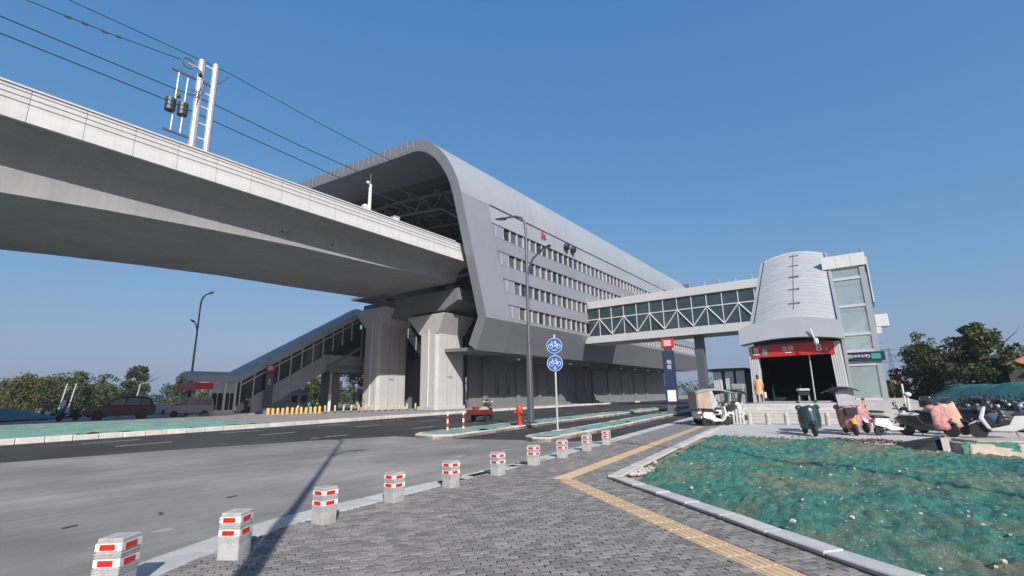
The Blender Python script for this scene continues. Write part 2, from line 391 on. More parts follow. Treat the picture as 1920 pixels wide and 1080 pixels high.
for s0, t0 in ((0, 26.7), (6.2, 27.25), (12, 27.9), (18, 28.6), (24, 29.5), (30, 30.2), (36, 30.8), (44, 31.4)): dash(s0, t0, 2.1, sl=.06)
for s0, t0 in ((.4, 23.5), (6.5, 24.0), (12.2, 24.3), (18.2, 25.0), (24.2, 25.7), (30.5, 26.4), (38, 27.2), (46, 27.8)): dash(s0, t0, 2.0)
for s0, t0 in ((12.2, 19.8), (18.5, 20.4), (24.5, 21.1), (31, 21.9), (39, 22.6), (48, 23)): dash(s0, t0, 2.0)
# patches of spilt cement and a flattened scrap on the junction
sl = MB()
for k in range(9):
    a0 = rnd.uniform(0, 6); sl.v  # irregular splashes
def splash(cx, cy, r, n=13):
    return [(cx + r * (.5 + .7 * rnd.random()) * math.cos(2 * math.pi * k / n) * 1.8, cy + r * (.5 + .7 * rnd.random()) * math.sin(2 * math.pi * k / n), .0045) for k in range(n)]
sp = MB()
for cx, cy, r in ((2.75, 7.75, .11), (9.5, 8.6, .12), (10.5, 9.6, .2), (12.4, 9.4, .16), (6.0, 12.5, .06), (4.4, 10.5, .05)):
    sp.quad(*splash(cx, cy, r))
sp.build('cement_splash', 'cement_dust', road)
scr = MB()
for cx, cy, a in ((2.1, 9.1, .4), (3.1, 8.9, 1.3), (4.3, 9.3, .2)):
    scr.obox(cx, cy, .003, .018, .17, .05, a)
scr.build('road_litter', 'bed', road)

# ---- near pavement: bed, bricks, tactile strip
GC = (9.14, 4.40)                                   # outer corner of the planting bed kerb
A1 = (Vector((25.2, 6.1)) - Vector(GC)).normalized()      # along the bike lane
A2 = (Vector((5.67, .19)) - Vector(GC)).normalized()      # towards the viewer
def along(p, d, L, off=0.0):                        # off to the left of d
    return (p[0] + d.x * L - d.y * off, p[1] + d.y * L + d.x * off)
g_far, g_near = along(GC, A1, 21), along(GC, A2, 14)
PAV = [(s, t) for s, t in INNER if -8 <= s <= 36.2] + [(33, 6.9), g_far, GC, g_near, (-8, -8)]
pavement = struct(sheet('pavement', PAV, .0, 'bed')); pavement.location.z = .012
PAVN = PAV
farpav = [(s, t) for s, t in INNER if 16.8 <= s <= 60] + [(60, 8), (33, 6.9), g_far, along(GC, A1, 7.3)]
sheet('far_paving', farpav, .018, 'paving_far', pavement)
# tactile strip: corner point and tiles
TW = .34
TC = (8.70, 5.16)
tl = MB().box(-TW / 2 + .004, TW / 2 - .004, -TW / 2 + .004, TW / 2 - .004, 0, .028)
for k in range(4): tl.box(-TW / 2 + .02, TW / 2 - .02, -.13 + k * .08, -.1 + k * .08, .028, .033)
tile_me = tl.mesh('tactile_tile', 'tactile')
tact = []
def strip(p, d, n, start):
    a = math.atan2(d.y, d.x)
    for k in range(n):
        q = along(p, d, start + k * TW)
        inst('tactile_tile', tile_me, pavement, (q[0], q[1], -.010), a); tact.append(q)
T1 = (Vector((24.0, 6.75)) - Vector((8.9, 5.2))).normalized()
T2 = (Vector((5.31, .915)) - Vector((8.68, 5.16))).normalized()
strip(TC, T1, 56, .12); strip(TC, T2, 30, .36)
t1p = [along(TC, T1, -.25, TW / 2), along(TC, T1, 20, TW / 2), along(TC, T1, 20, -TW / 2), along(TC, T1, -.25, -TW / 2)]
t2p = [along(TC, T2, -.1, TW / 2), along(TC, T2, 14, TW / 2), along(TC, T2, 14, -TW / 2), along(TC, T2, -.1, -TW / 2)]
ca, sa = math.cos(BR_ANG), math.sin(BR_ANG)
def clip(P, a, n, keep=1):            # keep the side of the line through a with normal n
    out = []
    for i in range(len(P)):
        p, q = P[i], P[(i + 1) % len(P)]
        dp = ((p[0] - a[0]) * n[0] + (p[1] - a[1]) * n[1]) * keep; dq = ((q[0] - a[0]) * n[0] + (q[1] - a[1]) * n[1]) * keep
        if dp >= 0: out.append(p)
        if (dp >= 0) != (dq >= 0):
            k = dp / (dp - dq); out.append((p[0] + (q[0] - p[0]) * k, p[1] + (q[1] - p[1]) * k))
    return out
def parea(P): return abs(sum(P[i][0] * P[(i + 1) % len(P)][1] - P[(i + 1) % len(P)][0] * P[i][1] for i in range(len(P)))) / 2
n1, n2 = (-T1.y, T1.x), (T2.y, -T2.x)         # outward of the strip's wedge
e = TW / 2 + .004
o1, o2 = along(TC, T1, 0, e), along(TC, T2, 0, -e)      # outer edges of the strip
i1, i2 = along(TC, T1, 0, -e), along(TC, T2, 0, e)
m1, m2 = (-A1.y, A1.x), (A2.y, -A2.x)
cells = []
for j in range(-260, 330):
    for i in range(-130, 130):
        u, v = (i + (.5 if j % 2 else 0)) * BL, j * BH
        x, y = 6 + u * ca - v * sa, 3 + u * sa + v * ca
        if not (0 < x < 17.2 and -3 < y < 9): continue
        d = Vector((x, y, .03)) - CAM; dz = d.dot(CF)
        if dz < 1: continue
        px, py = 960 + 890 * d.dot(CR) / dz, 540 - 890 * d.dot(CU) / dz
        if not (-120 < px < 2000 and py < 1140): continue
        if y > lerp_poly(INNER, x) + .09: continue
        hx, hy = BL / 2 - .006, BH / 2 - .0025
        q = [(x + a * hx * ca - b_ * hy * sa, y + a * hx * sa + b_ * hy * ca) for a, b_ in ((-1, -1), (1, -1), (1, 1), (-1, 1))]
        A_ = clip(q, o1, n1)
        pieces = [A_, clip(clip(q, o1, n1, -1), o2, n2)]
        B_ = clip(clip(q, i1, n1, -1), i2, n2, -1)
        if len(B_) > 2: pieces += [clip(B_, GC, m1), clip(clip(B_, GC, m1, -1), GC, m2)]
        full = 4 * hx * hy
        for P_ in pieces:
            if len(P_) > 2 and parea(P_) > .12 * full:
                whole = parea(P_) > .985 * full
                vis = 0 < px < 1920 and py < 1075
                cells.append((dz if (vis and whole) else 1e3, x, y, None if whole else P_))
cells.sort(key=lambda c: c[:3])
brick_me = MB().box(-BL / 2 + .006, BL / 2 - .006, -BH / 2 + .0025, BH / 2 - .0025, 0, .022).mesh('brick', 'brick', bevel=.0025)
far_b = MB()
for n_, (d_, x, y, P_) in enumerate(cells):
    dz = .001 + rnd.uniform(-.0025, .003)
    if P_ is not None: far_b.prism_z(P_, .008, .03 + dz)
    elif n_ < 300: inst('brick', brick_me, pavement, (x, y, .008 + dz - .012), BR_ANG + rnd.uniform(-.012, .012) + (math.pi if rnd.random() < .5 else 0))
    else: far_b.obox(x, y, .008, .03 + dz, BL - .012, BH - .005, BR_ANG + rnd.uniform(-.012, .012))
o = far_b.build('paving_bricks', 'brick_joined', pavement); tag(o, kind='stuff'); o.location.z = -.012

# ---- kerb of the near pavement, flush with the bricks
kerb = struct(MB().loft([(s, t, -.02) for s, t in NEAR[:-1]] + [(s, t, -.02) for s, t in reversed(INNER[:-1])], [(s, t, .004) for s, t in NEAR[:-1]] + [(s, t, .004) for s, t in reversed(INNER[:-1])]).build('kerb', 'bed'))
def resample(P, step, a, b):
    out = []; acc = 0
    for (x0, y0), (x1, y1) in zip(P, P[1:]):
        L = math.hypot(x1 - x0, y1 - y0); n = max(1, int(L / .05))
        for k in range(n):
            out.append((x0 + (x1 - x0) * k / n, y0 + (y1 - y0) * k / n))
    res = [out[0]]
    for p in out:
        if math.hypot(p[0] - res[-1][0], p[1] - res[-1][1]) >= step: res.append(p)
    return [p for p in res if a <= p[0] <= b]
kp = resample(NEAR, .8, -3, 40)
def inner_of(p, q, w=.52):
    dx, dy = q[0] - p[0], q[1] - p[1]; L = math.hypot(dx, dy)
    return (p[0] + dy / L * w, p[1] - dx / L * w)
for p, q in zip(kp, kp[1:]):
    m_ = ((p[0] + q[0]) / 2, (p[1] + q[1]) / 2)
    if 7.0 < m_[0] < 8.9 or 9.3 < m_[0] < 10.0:      # drain openings
        continue
    g = .008; dx, dy = (q[0] - p[0]), (q[1] - p[1]); L = math.hypot(dx, dy); dx /= L; dy /= L
    a, b_ = (p[0] + dx * g, p[1] + dy * g), (q[0] - dx * g, q[1] - dy * g)
    ai, bi = inner_of(a, b_), inner_of(b_, (b_[0] + dx, b_[1] + dy))
    tilt = rnd.uniform(-.004, .006)
    MB().hexa([(a[0], a[1], 0), (b_[0], b_[1], 0), (bi[0], bi[1], 0), (ai[0], ai[1], 0), (a[0], a[1], .022), (b_[0], b_[1], .022 + tilt), (bi[0], bi[1], .036 + tilt), (ai[0], ai[1], .036)]).build('kerb_stone', 'kerb', kerb, bevel=.006)
for i, (s0, s1) in enumerate(((7.05, 7.85), (7.95, 8.75), (9.35, 9.95))):
    t0, t1 = lerp_poly(NEAR, (s0 + s1) / 2) - .06, lerp_poly(INNER, (s0 + s1) / 2) + .05
    fr = MB().box(s0, s1, t1, t1 + .05, 0, .03).box(s0, s1, t0 - .05, t0, 0, .026).box(s0, s0 + .05, t1, t0, 0, .028).box(s1 - .05, s1, t1, t0, 0, .028)
    fr.build('drain_frame', 'kerb', kerb)
    gr = MB()
    for k in range(9): gr.box(s0 + .07 + k * (s1 - s0 - .16) / 9, s0 + .1 + k * (s1 - s0 - .16) / 9, t1 + .05, t0 - .05, .005, .018)
    gr.build('drain_grate', 'black', kerb)

# ---- kerb round the planting bed
gk = struct(MB().loft([(*along(GC, A2, 14, -.02), .0), (*along(GC, A2, .02, -.02), .0), (*along(GC, A1, 9.9, -.02), .0), (*along(GC, A1, 9.9, -.2), .0), (*along(GC, A2, .3, .2), .0), (*along(GC, A2, 14, .2), .0)],
                      [(*along(GC, A2, 14, -.02), .05), (*along(GC, A2, .02, -.02), .05), (*along(GC, A1, 9.9, -.02), .05), (*along(GC, A1, 9.9, -.2), .05), (*along(GC, A2, .3, .2), .05), (*along(GC, A2, 14, .2), .05)]).build('bed_kerb', 'bed'))
def kerb_run(p, d, L, step, side, w=.26, h=.085, start=0.0, name='kerb_stone', mat='kerb', par=gk, jit=.008):
    k = start
    while k < L:
        e = min(k + step, L) - .008
        a, b_ = along(p, d, k + .004), along(p, d, e)
        ai, bi = along(p, d, k + .004, side * w), along(p, d, e, side * w); j = rnd.uniform(-jit, jit)
        MB().hexa([(*a, 0), (*b_, 0), (*bi, 0), (*ai, 0), (*a, h + j), (*b_, h - j), (*bi, h - j), (*ai, h + j)]).build(name, mat, par, bevel=.012)
        k += step
kerb_run(GC, A1, 14.0, .78, -1); kerb_run(GC, A2, 13, .78, 1, start=.27)

# ---- traffic islands with green net on them
def island(name, label, outline, net_in=.22, h=.17, mat='net_pale'):
    th = thing(name, label, 'traffic island', (outline[0][0], outline[0][1], 0))
    n = len(outline)
    cx, cy = sum(p[0] for p in outline) / n, sum(p[1] for p in outline) / n
    # kerb stones round the outline
    for i in range(n):
        p, q = Vector(outline[i]), Vector(outline[(i + 1) % n]); d = (q - p); L = d.length; d.normalize()
        nn = max(1, round(L / 1.1)); st_ = L / nn
        if i in getattr(island, 'skip', ()): continue
        for k in range(nn):
            if p.x + d.x * k * st_ > 60: continue
            a, b_ = p + d * (k * st_ + .008), p + d * ((k + 1) * st_ - .008); nrm = Vector((-d.y, d.x)) * .16; j = rnd.uniform(-.012, .012)
            MB().hexa([(a.x, a.y, 0), (b_.x, b_.y, 0), (b_.x + nrm.x, b_.y + nrm.y, 0), (a.x + nrm.x, a.y + nrm.y, 0), (a.x, a.y, h + j), (b_.x, b_.y, h + j), (b_.x + nrm.x, b_.y + nrm.y, h + j), (a.x + nrm.x, a.y + nrm.y, h + j)]).build('kerb_stone', 'kerb_light', th, bevel=.015)
    vs = {}; mb = MB()
    xs = [p[0] for p in outline]; ys = [p[1] for p in outline]
    st_ = .3; x0, x1, y0, y1 = min(xs), min(max(xs), 70), min(ys), max(ys)
    nx, ny = int((x1 - x0) / st_) + 1, int((y1 - y0) / st_) + 1
    for i in range(nx + 1):
        for j in range(ny + 1):
            x, y = x0 + i * st_, y0 + j * st_
            if inpoly(x, y, outline):
                dd = pdist(x, y, outline)
                vs[i, j] = len(mb.v); mb.v.append((x, y, h - .03 + min(dd, .5) * .12 + .06 * noise.noise((x * 1.3, y * 1.3, 3)) + .03 * noise.noise((x * 4, y * 4, 1))))
    for i in range(nx):
        for j in range(ny):
            q = [(i, j), (i + 1, j), (i + 1, j + 1), (i, j + 1)]
            if all(k in vs for k in q): mb.f.append(tuple(vs[k] for k in q))
    mb.build('dust_net', mat, th, smooth=60)
    MB().prism_z(outline, .0, h - .06).build('soil_fill', 'sand', th)
    return th
isl1 = [(14.35, 15.6), (14.2, 14.4), (14.6, 13.75), (26, 15.2), (48, 16.9), (62, 17.6), (62, 19.2), (48, 18.5), (27, 17.2), (15.2, 16.2)]
island('traffic_island', 'long narrow kerbed island with pale green net between main road and side lane', isl1)
isl2 = [(15.45, 10.75), (15.0, 10.1), (15.2, 9.45), (21.8, 10.0), (36.4, 11.7), (60, 13.4), (60, 14.8), (36, 13.1), (22, 11.5), (15.9, 10.95)]
island('traffic_island', 'kerbed island with green net beside the bike lane, round sign post standing in it', isl2, mat='net_pale')

# ---- far pavement, kerb and lot
fp = [(s, t + .16) for s, t in FAR] + [(300, 130), (-60, 130)]
farpave = struct(sheet('far_pavement', fp, .15, 'sidewalk'))
farkerb = struct(MB().loft([(s, t + .06, -.01) for s, t in FAR] + [(s, t + .2, -.01) for s, t in reversed(FAR)], [(s, t + .06, .1) for s, t in FAR] + [(s, t + .2, .1) for s, t in reversed(FAR)]).build('far_kerb', 'bed'))
fk = resample(FAR, .95, 1, 90)
for p, q in zip(fk, fk[1:]):
    dx, dy = q[0] - p[0], q[1] - p[1]; L = math.hypot(dx, dy); dx /= L; dy /= L; g = .012; h = .26 + rnd.uniform(-.012, .012)
    a, b_ = (p[0] + dx * g, p[1] + dy * g), (q[0] - dx * g, q[1] - dy * g); n_ = (-dy * .22, dx * .22)
    MB().hexa([(*a, 0), (*b_, 0), (b_[0] + n_[0], b_[1] + n_[1], 0), (a[0] + n_[0], a[1] + n_[1], 0), (a[0] - dy * .03, a[1] + dx * .03, h), (b_[0] - dy * .03, b_[1] + dx * .03, h), (b_[0] + n_[0], b_[1] + n_[1], h), (a[0] + n_[0], a[1] + n_[1], h)]).build('kerb_stone', 'kerb_light', farkerb, bevel=.02)

# ---- heightfields: planting bed with dust net, mounds
def hfield(name, outline, step, zf, mat, parent=None, keep=None, smooth=50):
    xs = [p[0] for p in outline]; ys = [p[1] for p in outline]; x0, x1, y0, y1 = min(xs), max(xs), min(ys), max(ys)
    nx, ny = int((x1 - x0) / step) + 1, int((y1 - y0) / step) + 1; ids = {}; mb = MB()
    for i in range(nx + 1):
        for j in range(ny + 1):
            x, y = x0 + i * step, y0 + j * step
            if inpoly(x, y, outline):
                d = pdist(x, y, outline)
                if keep and not keep(x, y, d): continue
                ids[i, j] = len(mb.v); mb.v.append((x, y, zf(x, y, d)))
    for i in range(nx):
        for j in range(ny):
            q = [(i, j), (i + 1, j), (i + 1, j + 1), (i, j + 1)]
            if all(k in ids for k in q): mb.f.append(tuple(ids[k] for k in q))
    off = Vector((0, 0, 0)); me = bpy.data.meshes.new(name); me.from_pydata(mb.v, [], mb.f)
    me.shade_smooth(); me.materials.append(MAT[mat])
    o = bpy.data.objects.new(name, me); C.objects.link(o); o.parent = parent
    if parent: o.location = -BASE[parent.name]
    return o
bed = [along(GC, A2, 13, .02), along(GC, A1, .05, -.05), along(GC, A1, 9.8, -.05), (18.9, 2.1), (18.6, -.4), (17.8, -1.3), (17.4, -14), (2, -14)]
def bedz(x, y, d):
    e = min(max(d - .26, 0), .6) / .6
    return .058 + e * (.05 + .13 * noise.noise((x * .4, y * .4, 5)) + .055 * noise.noise((x * 1.3, y * 1.3, 2)) + .035 * noise.noise((x * 3.7, y * 3.7, 2)) + .018 * noise.noise((x * 9, y * 9, 7))) 
struct(hfield('soil_bed', bed, .16, lambda x, y, d: bedz(x, y, d) - .035, 'sand'))
def netkeep(x, y, d):
    dl = pdist(x, y, [along(GC, A1, .2, -.2), along(GC, A1, 10, -.2)])
    far = 18.6 - x
    return d > .0 and dl > .5 + .25 * noise.noise((x * 1.1, y * 1.1, 9)) + .12 * noise.noise((x * 4, y * 4, 4)) and far > .5 + .3 * noise.noise((y * 1.2, 3, 1)) + (1.3 if -2.2 < y < .4 else 0) + (.15 * noise.noise((x * 5, y * 5, 4)))
def netz(x, y, d):
    w = abs(noise.noise((x * 2.2 + .8 * noise.noise((x, y, 1)), y * 5.5, 11)))
    w2 = abs(noise.noise((x * 6 + y * 3, y * 9, 14)))
    e2 = min(max(d - .26, 0) / .22, 1)
    return bedz(x, y, d) + .004 + e2 * (.008 + .045 * (1 - w) ** 5 + .03 * (1 - w2) ** 5 + .018 * noise.noise((x * 13, y * 13, 6)))
net = hfield('dust_net', bed, .055, netz, 'net_green', keep=netkeep)
tag(net, 'large wrinkled green dust net spread over the soil of the planting bed', 'dust net')
# pale stones, bits of foam and dry leaves
rub = MB()
def pebble(mb, x, y, z, r):
    vs = []; fs = []
    for sgn, rr in ((-.5, .8), (.25, 1), (.8, .45)):
        for k in range(5):
            a = 2 * math.pi * k / 5 + rnd.uniform(-.4, .4); vs.append((x + r * rr * math.cos(a) * rnd.uniform(.7, 1.35), y + r * rr * math.sin(a) * rnd.uniform(.7, 1.2), z + r * sgn * .75))
    for j in range(2):
        for k in range(5): fs.append((j * 5 + k, j * 5 + (k + 1) % 5, j * 5 + 5 + (k + 1) % 5, j * 5 + 5 + k))
    fs += [(4, 3, 2, 1, 0), (10, 11, 12, 13, 14)]; mb.add(vs, fs)
for k in range(60):
    q = along(GC, A1, abs(rnd.gauss(.2, .5)) + .25, -rnd.uniform(.32, .75)); pebble(rub, q[0], q[1], bedz(q[0], q[1], .4) + .02, rnd.uniform(.015, .055))
for k in range(420):
    x, y = rnd.uniform(5.5, 18.2), rnd.uniform(-6, 4.6)
    if inpoly(x, y, bed) and pdist(x, y, bed) > .25: r_ = min(abs(rnd.gauss(0, .013)) + .008, .04); pebble(rub, x, y, netz(x, y, .9) + r_ * .3, r_)
for k in range(90):
    x = 18.5 - abs(rnd.gauss(0, .35)); y = rnd.uniform(-1, 4.6); pebble(rub, x, y, bedz(x, y, .4) + .02, rnd.uniform(.012, .045))
o = rub.build('rubble', 'stone'); tag(o, 'scattered pale stones and rubble bits lying on the net and its edges', 'rubble', kind='stuff')
lf = MB()
for k in range(1500):
    x = 18.35 - abs(rnd.gauss(0, .3)) - (rnd.random() * .9 if k % 3 == 0 else 0); y = rnd.uniform(-2.0, 1.2) if k % 4 else rnd.uniform(-2, 4.5)
    z = bedz(x, y, .8) + rnd.uniform(.02, .09); a = rnd.uniform(0, 6.28); s_ = rnd.uniform(.04, .1)
    lf.quad((x, y, z), (x + s_ * math.cos(a), y + s_ * math.sin(a), z + rnd.uniform(-.01, .03)), (x + s_ * math.cos(a) - s_ * .6 * math.sin(a), y + s_ * math.sin(a) + s_ * .6 * math.cos(a), z + rnd.uniform(0, .03)), (x - s_ * .6 * math.sin(a), y + s_ * .6 * math.cos(a), z))
o = lf.build('leaf_litter', 'leaf_litter'); tag(o, 'dry brown leaves gathered along the far edge of the planting bed', 'leaves', kind='stuff')

# ---- plaza of the station entrance
plz = [(18.9, 4.95), (18.9, 2.1), (18.6, -.4), (17.8, -1.3), (17.2, -14), (17.2, -60), (60, -60), (60, 7.6), along(GC, A1, 21), along(GC, A1, 9.85)]
struct(sheet('plaza', plz, .028, 'plaza_paving'))
pe = thing('plaza_edge', 'pale concrete edging along the plaza beside the planting bed', 'kerb', (18.9, 2, 0))
for (a, b_) in (((18.9, 4.75), (18.88, 2.1)), ((18.88, 2.1), (18.6, -.4)), ((18.6, -.4), (17.8, -1.3))):
    d = Vector((b_[0] - a[0], b_[1] - a[1])); L = d.length; d.normalize(); k = 0.0
    while k < L - .1:
        e = min(k + .9, L); p, q = along(a, d, k + .006), along(a, d, e - .006); p2, q2 = along(a, d, k + .006, .14), along(a, d, e - .006, .14)
        MB().hexa([(*p, -.05), (*q, -.05), (*q2, -.05), (*p2, -.05), (*p, .05), (*q, .05), (*q2, .05), (*p2, .05)]).build('kerb_stone', 'kerb_light', pe, bevel=.01); k += .9
# green mounds: behind the parked scooters, and across the road
mr = [(24, -9.0), (31, -6.2), (36, -3.7), (50, -2.3), (60, -2.4), (66, -16), (60, -40), (30, -40), (22, -26)]
def mrz(x, y, d):
    return .0 + min(d, 3.0) / 3.0 * (1.75 + .35 * noise.noise((x * .2, y * .2, 3))) + .12 * noise.noise((x * .8, y * .8, 1)) + .05 * noise.noise((x * 2.2, y * 2.2, 8))
o = hfield('netted_mound', mr, .35, mrz, 'net_teal'); tag(o, 'long soil mound under teal green net behind the parked scooters', 'soil mound')
ml = [(-6, 30.3), (4, 31.0), (13.5, 31.6), (17.5, 33.2), (16.8, 38), (14.5, 44), (6, 46), (-6, 46)]
o = hfield('netted_mound', ml, .3, lambda x, y, d: .16 + min(d, 1.6) / 1.6 * (.2 + .22 * noise.noise((x * .35, y * .35, 4))) + .12 * noise.noise((x * 1.1, y * 1.1, 1)) + .06 * noise.noise((x * 2.7, y * 2.7, 3)), 'net_pale')
tag(o, 'low strip of soil under pale green net behind the far kerb', 'soil mound')
ml2 = [(-4, 60), (8, 62), (14, 68), (16, 80), (8, 88), (-6, 84)]
o = hfield('netted_mound', ml2, .5, lambda x, y, d: .12 + min(d, 4) / 4 * (1.1 + .3 * noise.noise((x * .2, y * .2, 4))) + .1 * noise.noise((x * .9, y * .9, 1)), 'net_teal')
tag(o, 'blue green netted soil heap at the far left edge of the lot', 'soil mound')

# ================================================================== VIADUCT
E_ = lambda z: 40.3 - .32 * (z - 15)      # slanting end of the station, x at height z
via = thing('viaduct', 'pale grey concrete railway viaduct with ribbed parapet crossing overhead', 'viaduct', (12, 46, 0))
ZB = [(-70, 13.4), (-30, 14.6), (-10, 12.6), (3.2, 13.62), (7.5, 14.0), (14.4, 14.45), (21.3, 14.8), (29.3, 14.95), (41.5, 15.3)]
def zb(s): return lerp_poly(ZB, s)
ss = [-70, -50, -30, -20, -12, -6, -2, 1, 3.2, 5.5, 8, 11, 14.4, 18, 21.3, 25, 29.3, 35, 41.5]
def sect(s):
    b_ = zb(s)
    return [(36.25, 17.2), (36.6, 17.1), (37.6, 16.75), (38.2, 16.35), (38.42, 15.9), (38.6, b_), (54.3, b_), (54.5, 15.9), (54.7, 16.35), (55.3, 16.75), (56.3, 17.1), (56.65, 17.2), (56.65, 17.7), (36.25, 17.7)]
mb = MB(); n_ = len(sect(0))
for i, s in enumerate(ss): mb.v += [(s, y, z) for y, z in sect(s)]
for i in range(len(ss) - 1):
    for k in range(n_): mb.f.append((i * n_ + k, i * n_ + (k + 1) % n_, (i + 1) * n_ + (k + 1) % n_, (i + 1) * n_ + k))
mb.f += [tuple(range(n_)), tuple(range((len(ss) - 1) * n_, len(ss) * n_))]
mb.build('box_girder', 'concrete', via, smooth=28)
# parapet panels, one by one: shallow horizontal grooves, slightly dished lower face
PW = 2.46; x = 3.32 - PW * 10; pan_me = {}
def parapet_mesh(L, side):
    prof = [(36.0, 17.16), (36.02, 17.55), (36.06, 18.0)]
    for zc in (18.28, 18.62, 18.94): prof += [(36.055, zc - .035), (36.15, zc - .03), (36.15, zc + .03), (36.055, zc + .035)]
    prof += [(36.05, 19.16), (36.3, 19.16), (36.3, 17.72), (36.24, 17.16)]
    if side: prof = [(92.9 - y, z) for y, z in prof]
    return MB().prism_x(prof, .012, L - .012)
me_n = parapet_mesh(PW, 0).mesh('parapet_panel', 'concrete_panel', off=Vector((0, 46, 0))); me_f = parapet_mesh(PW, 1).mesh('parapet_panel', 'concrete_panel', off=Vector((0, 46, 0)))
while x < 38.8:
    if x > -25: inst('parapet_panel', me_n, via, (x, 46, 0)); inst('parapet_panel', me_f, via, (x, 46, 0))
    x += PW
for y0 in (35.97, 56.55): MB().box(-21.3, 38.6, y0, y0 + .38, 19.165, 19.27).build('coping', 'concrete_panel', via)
MB().box(-21.3, 41, 36.4, 56.5, 17.7, 17.95).build('track_slab', 'wallgrey', via)
for k in range(3):
    for d in (-.6, .6): MB().box(-21, 41, 40.2 + k * 5 + d - .04, 40.2 + k * 5 + d + .04, 17.955, 18.15).build('rail', 'steel_dark', via)
for sx, y in ((19.6, 38.46), (24.4, 38.47)):
    MB().cyl((sx, 38.45, 15.7), (sx, 38.35, 15.68), .07).build('weep_hole', 'black', via)
# a pier of the viaduct outside the view
pr = thing('viaduct_pier', 'pale concrete viaduct pier standing left of the lot', 'pier', (-8, 46, 0))
MB().prism_z([(-10, 42), (-6, 42), (-5.4, 43), (-5.4, 49), (-6, 50), (-10, 50), (-10.6, 49), (-10.6, 43)], 0, 12.75).build('shaft', 'concrete_pier', pr)

# ---- piers under the station end
def pier(label, s0, s1, t0, t1, ztop, number):
    p = thing('pier', label, 'pier', ((s0 + s1) / 2, (t0 + t1) / 2, 0), 'piers at the station end'); c = .35
    oc = lambda g=0.0: [(s0 + c - g, t0 - g), (s1 - c + g, t0 - g), (s1 + g, t0 + c - g), (s1 + g, t1 - c + g), (s1 - c + g, t1 + g), (s0 + c - g, t1 + g), (s0 - g, t1 - c + g), (s0 - g, t0 + c - g)]
    MB().prism_z(oc(), .15, ztop).build('shaft', 'concrete_pier', p)
    MB().prism_z(oc(.25), .15, .55).build('footing', 'concrete_pier', p, bevel=.03)
    for k in (.36, .7):       # recessed joints shown as slim ribs
        MB().box(s0 + (s1 - s0) * k - .035, s0 + (s1 - s0) * k + .035, t0 - .03, t0 + .02, .56, ztop - .2).build('joint_strip', 'concrete', p)
    MB().cyl((s0 - .06, t0 + (t1 - t0) * .45, .6), (s0 - .06, t0 + (t1 - t0) * .45, ztop), .075, n=8).build('drain_pipe', 'white_metal', p)
    text_obj('pier_number', number, .42, 'lamp_grey', p, (s0 + (s1 - s0) * .45, t0 - .012, 4.05), FACE_NEG_Y, .004)
    return p
p1 = pier('concrete pier in the shade of the deck, lit only near its foot', 40.6, 45.6, 51.5, 54.8, 12.6, '07001')
p2 = pier('sunlit concrete pier nearest the station wall with a shadow streak', 41.9, 46.9, 42.0, 45.2, 10.6, '07002')
for pp, s0, s1, t0, t1, z0 in ((p1, 40.6, 45.6, 51.5, 54.8, 12.4), (p2, 41.9, 46.9, 42.0, 45.2, 10.6)):
    MB().loft([(s0 + .01, t0 + .01, z0 - 1.2), (s1 - .01, t0 + .01, z0 - 1.2), (s1 - .01, t1, z0 - 1.2), (s0 + .01, t1, z0 - 1.2)], [(s0 - .4, t0 - 1.5, z0 + 1.2), (s1 + .4, t0 - 1.5, z0 + 1.2), (s1 + .4, t1 + 2, z0 + 1.2), (s0 - .4, t1 + 2, z0 + 1.2)]).build('pier_cap', 'concrete_pier', pp, bevel=.05)
lad = MB()
for d in (0, .45): lad.box(46.94, 47.0, 42.3 + d, 42.36 + d, .3, 7)
for k in range(16): lad.box(46.94, 46.99, 42.3, 42.76, .5 + k * .4, .54 + k * .4)
lad.build('ladder', 'galv', p2)
# cross beam carrying the girder end, bearings
xb = thing('cross_beam', 'heavy grey concrete cross beam under the girder end inside the portal', 'beam', (43, 46, 12))
MB().prism_x([(38.5, 13.2), (41, 12.2), (57, 12.2), (57, 14.7), (38.5, 14.7)], 41.9, 46.5).build('beam', 'wallgrey', xb, bevel=.06)
for y in (40.3, 52.7): MB().box(42.2, 43.4, y - .6, y + .6, 14.7, 15.32).build('bearing', 'lamp_grey', xb)

# ================================================================== STATION BUILDING
st = thing('station_building', 'grey clad elevated metro station hall with slanted portal and rows of windows', 'station', (80, 45, 0))
S1 = 128.0
OUT = [(36.5, 7.0), (34.0, 10.5), (34.0, 24.4)] + [(40.2 - 6.2 * math.cos(k * math.pi / 16), 24.4 + 7.4 * math.sin(k * math.pi / 16)) for k in range(1, 9)] + [(52, 32.5), (66, 33.3)]
def offs(P, d):      # inner profile
    o = []
    for i in range(len(P)):
        a = Vector(P[max(i - 1, 0)]); b_ = Vector(P[min(i + 1, len(P) - 1)]); t = (b_ - a).normalized(); o.append((P[i][0] + t.y * d, P[i][1] - t.x * d))
    return o
INN = offs(OUT, 1.25)
# portal frame: front face and inner reveal
mb = MB(); n_ = len(OUT)
for (y, z), (yi, zi) in zip(OUT, INN):
    mb.v += [(E_(z) - .02, y + .01, z), (E_(zi) + .0, yi, zi), (E_(zi) + 7.0, yi, zi), (E_(z) + 7.0, y + .05, z)]
for i in range(n_ - 1):
    a, b_ = i * 4, (i + 1) * 4
    mb.f += [(a, a + 1, b_ + 1, b_), (a + 1, a + 2, b_ + 2, b_ + 1), (a + 2, a + 3, b_ + 3, b_ + 2), (a + 3, a, b_, b_ + 3)]
mb.f += [(0, 1, 2, 3), tuple((n_ - 1) * 4 + k for k in (3, 2, 1, 0))]
mb.build('portal_frame', 'alu', st, smooth=30)
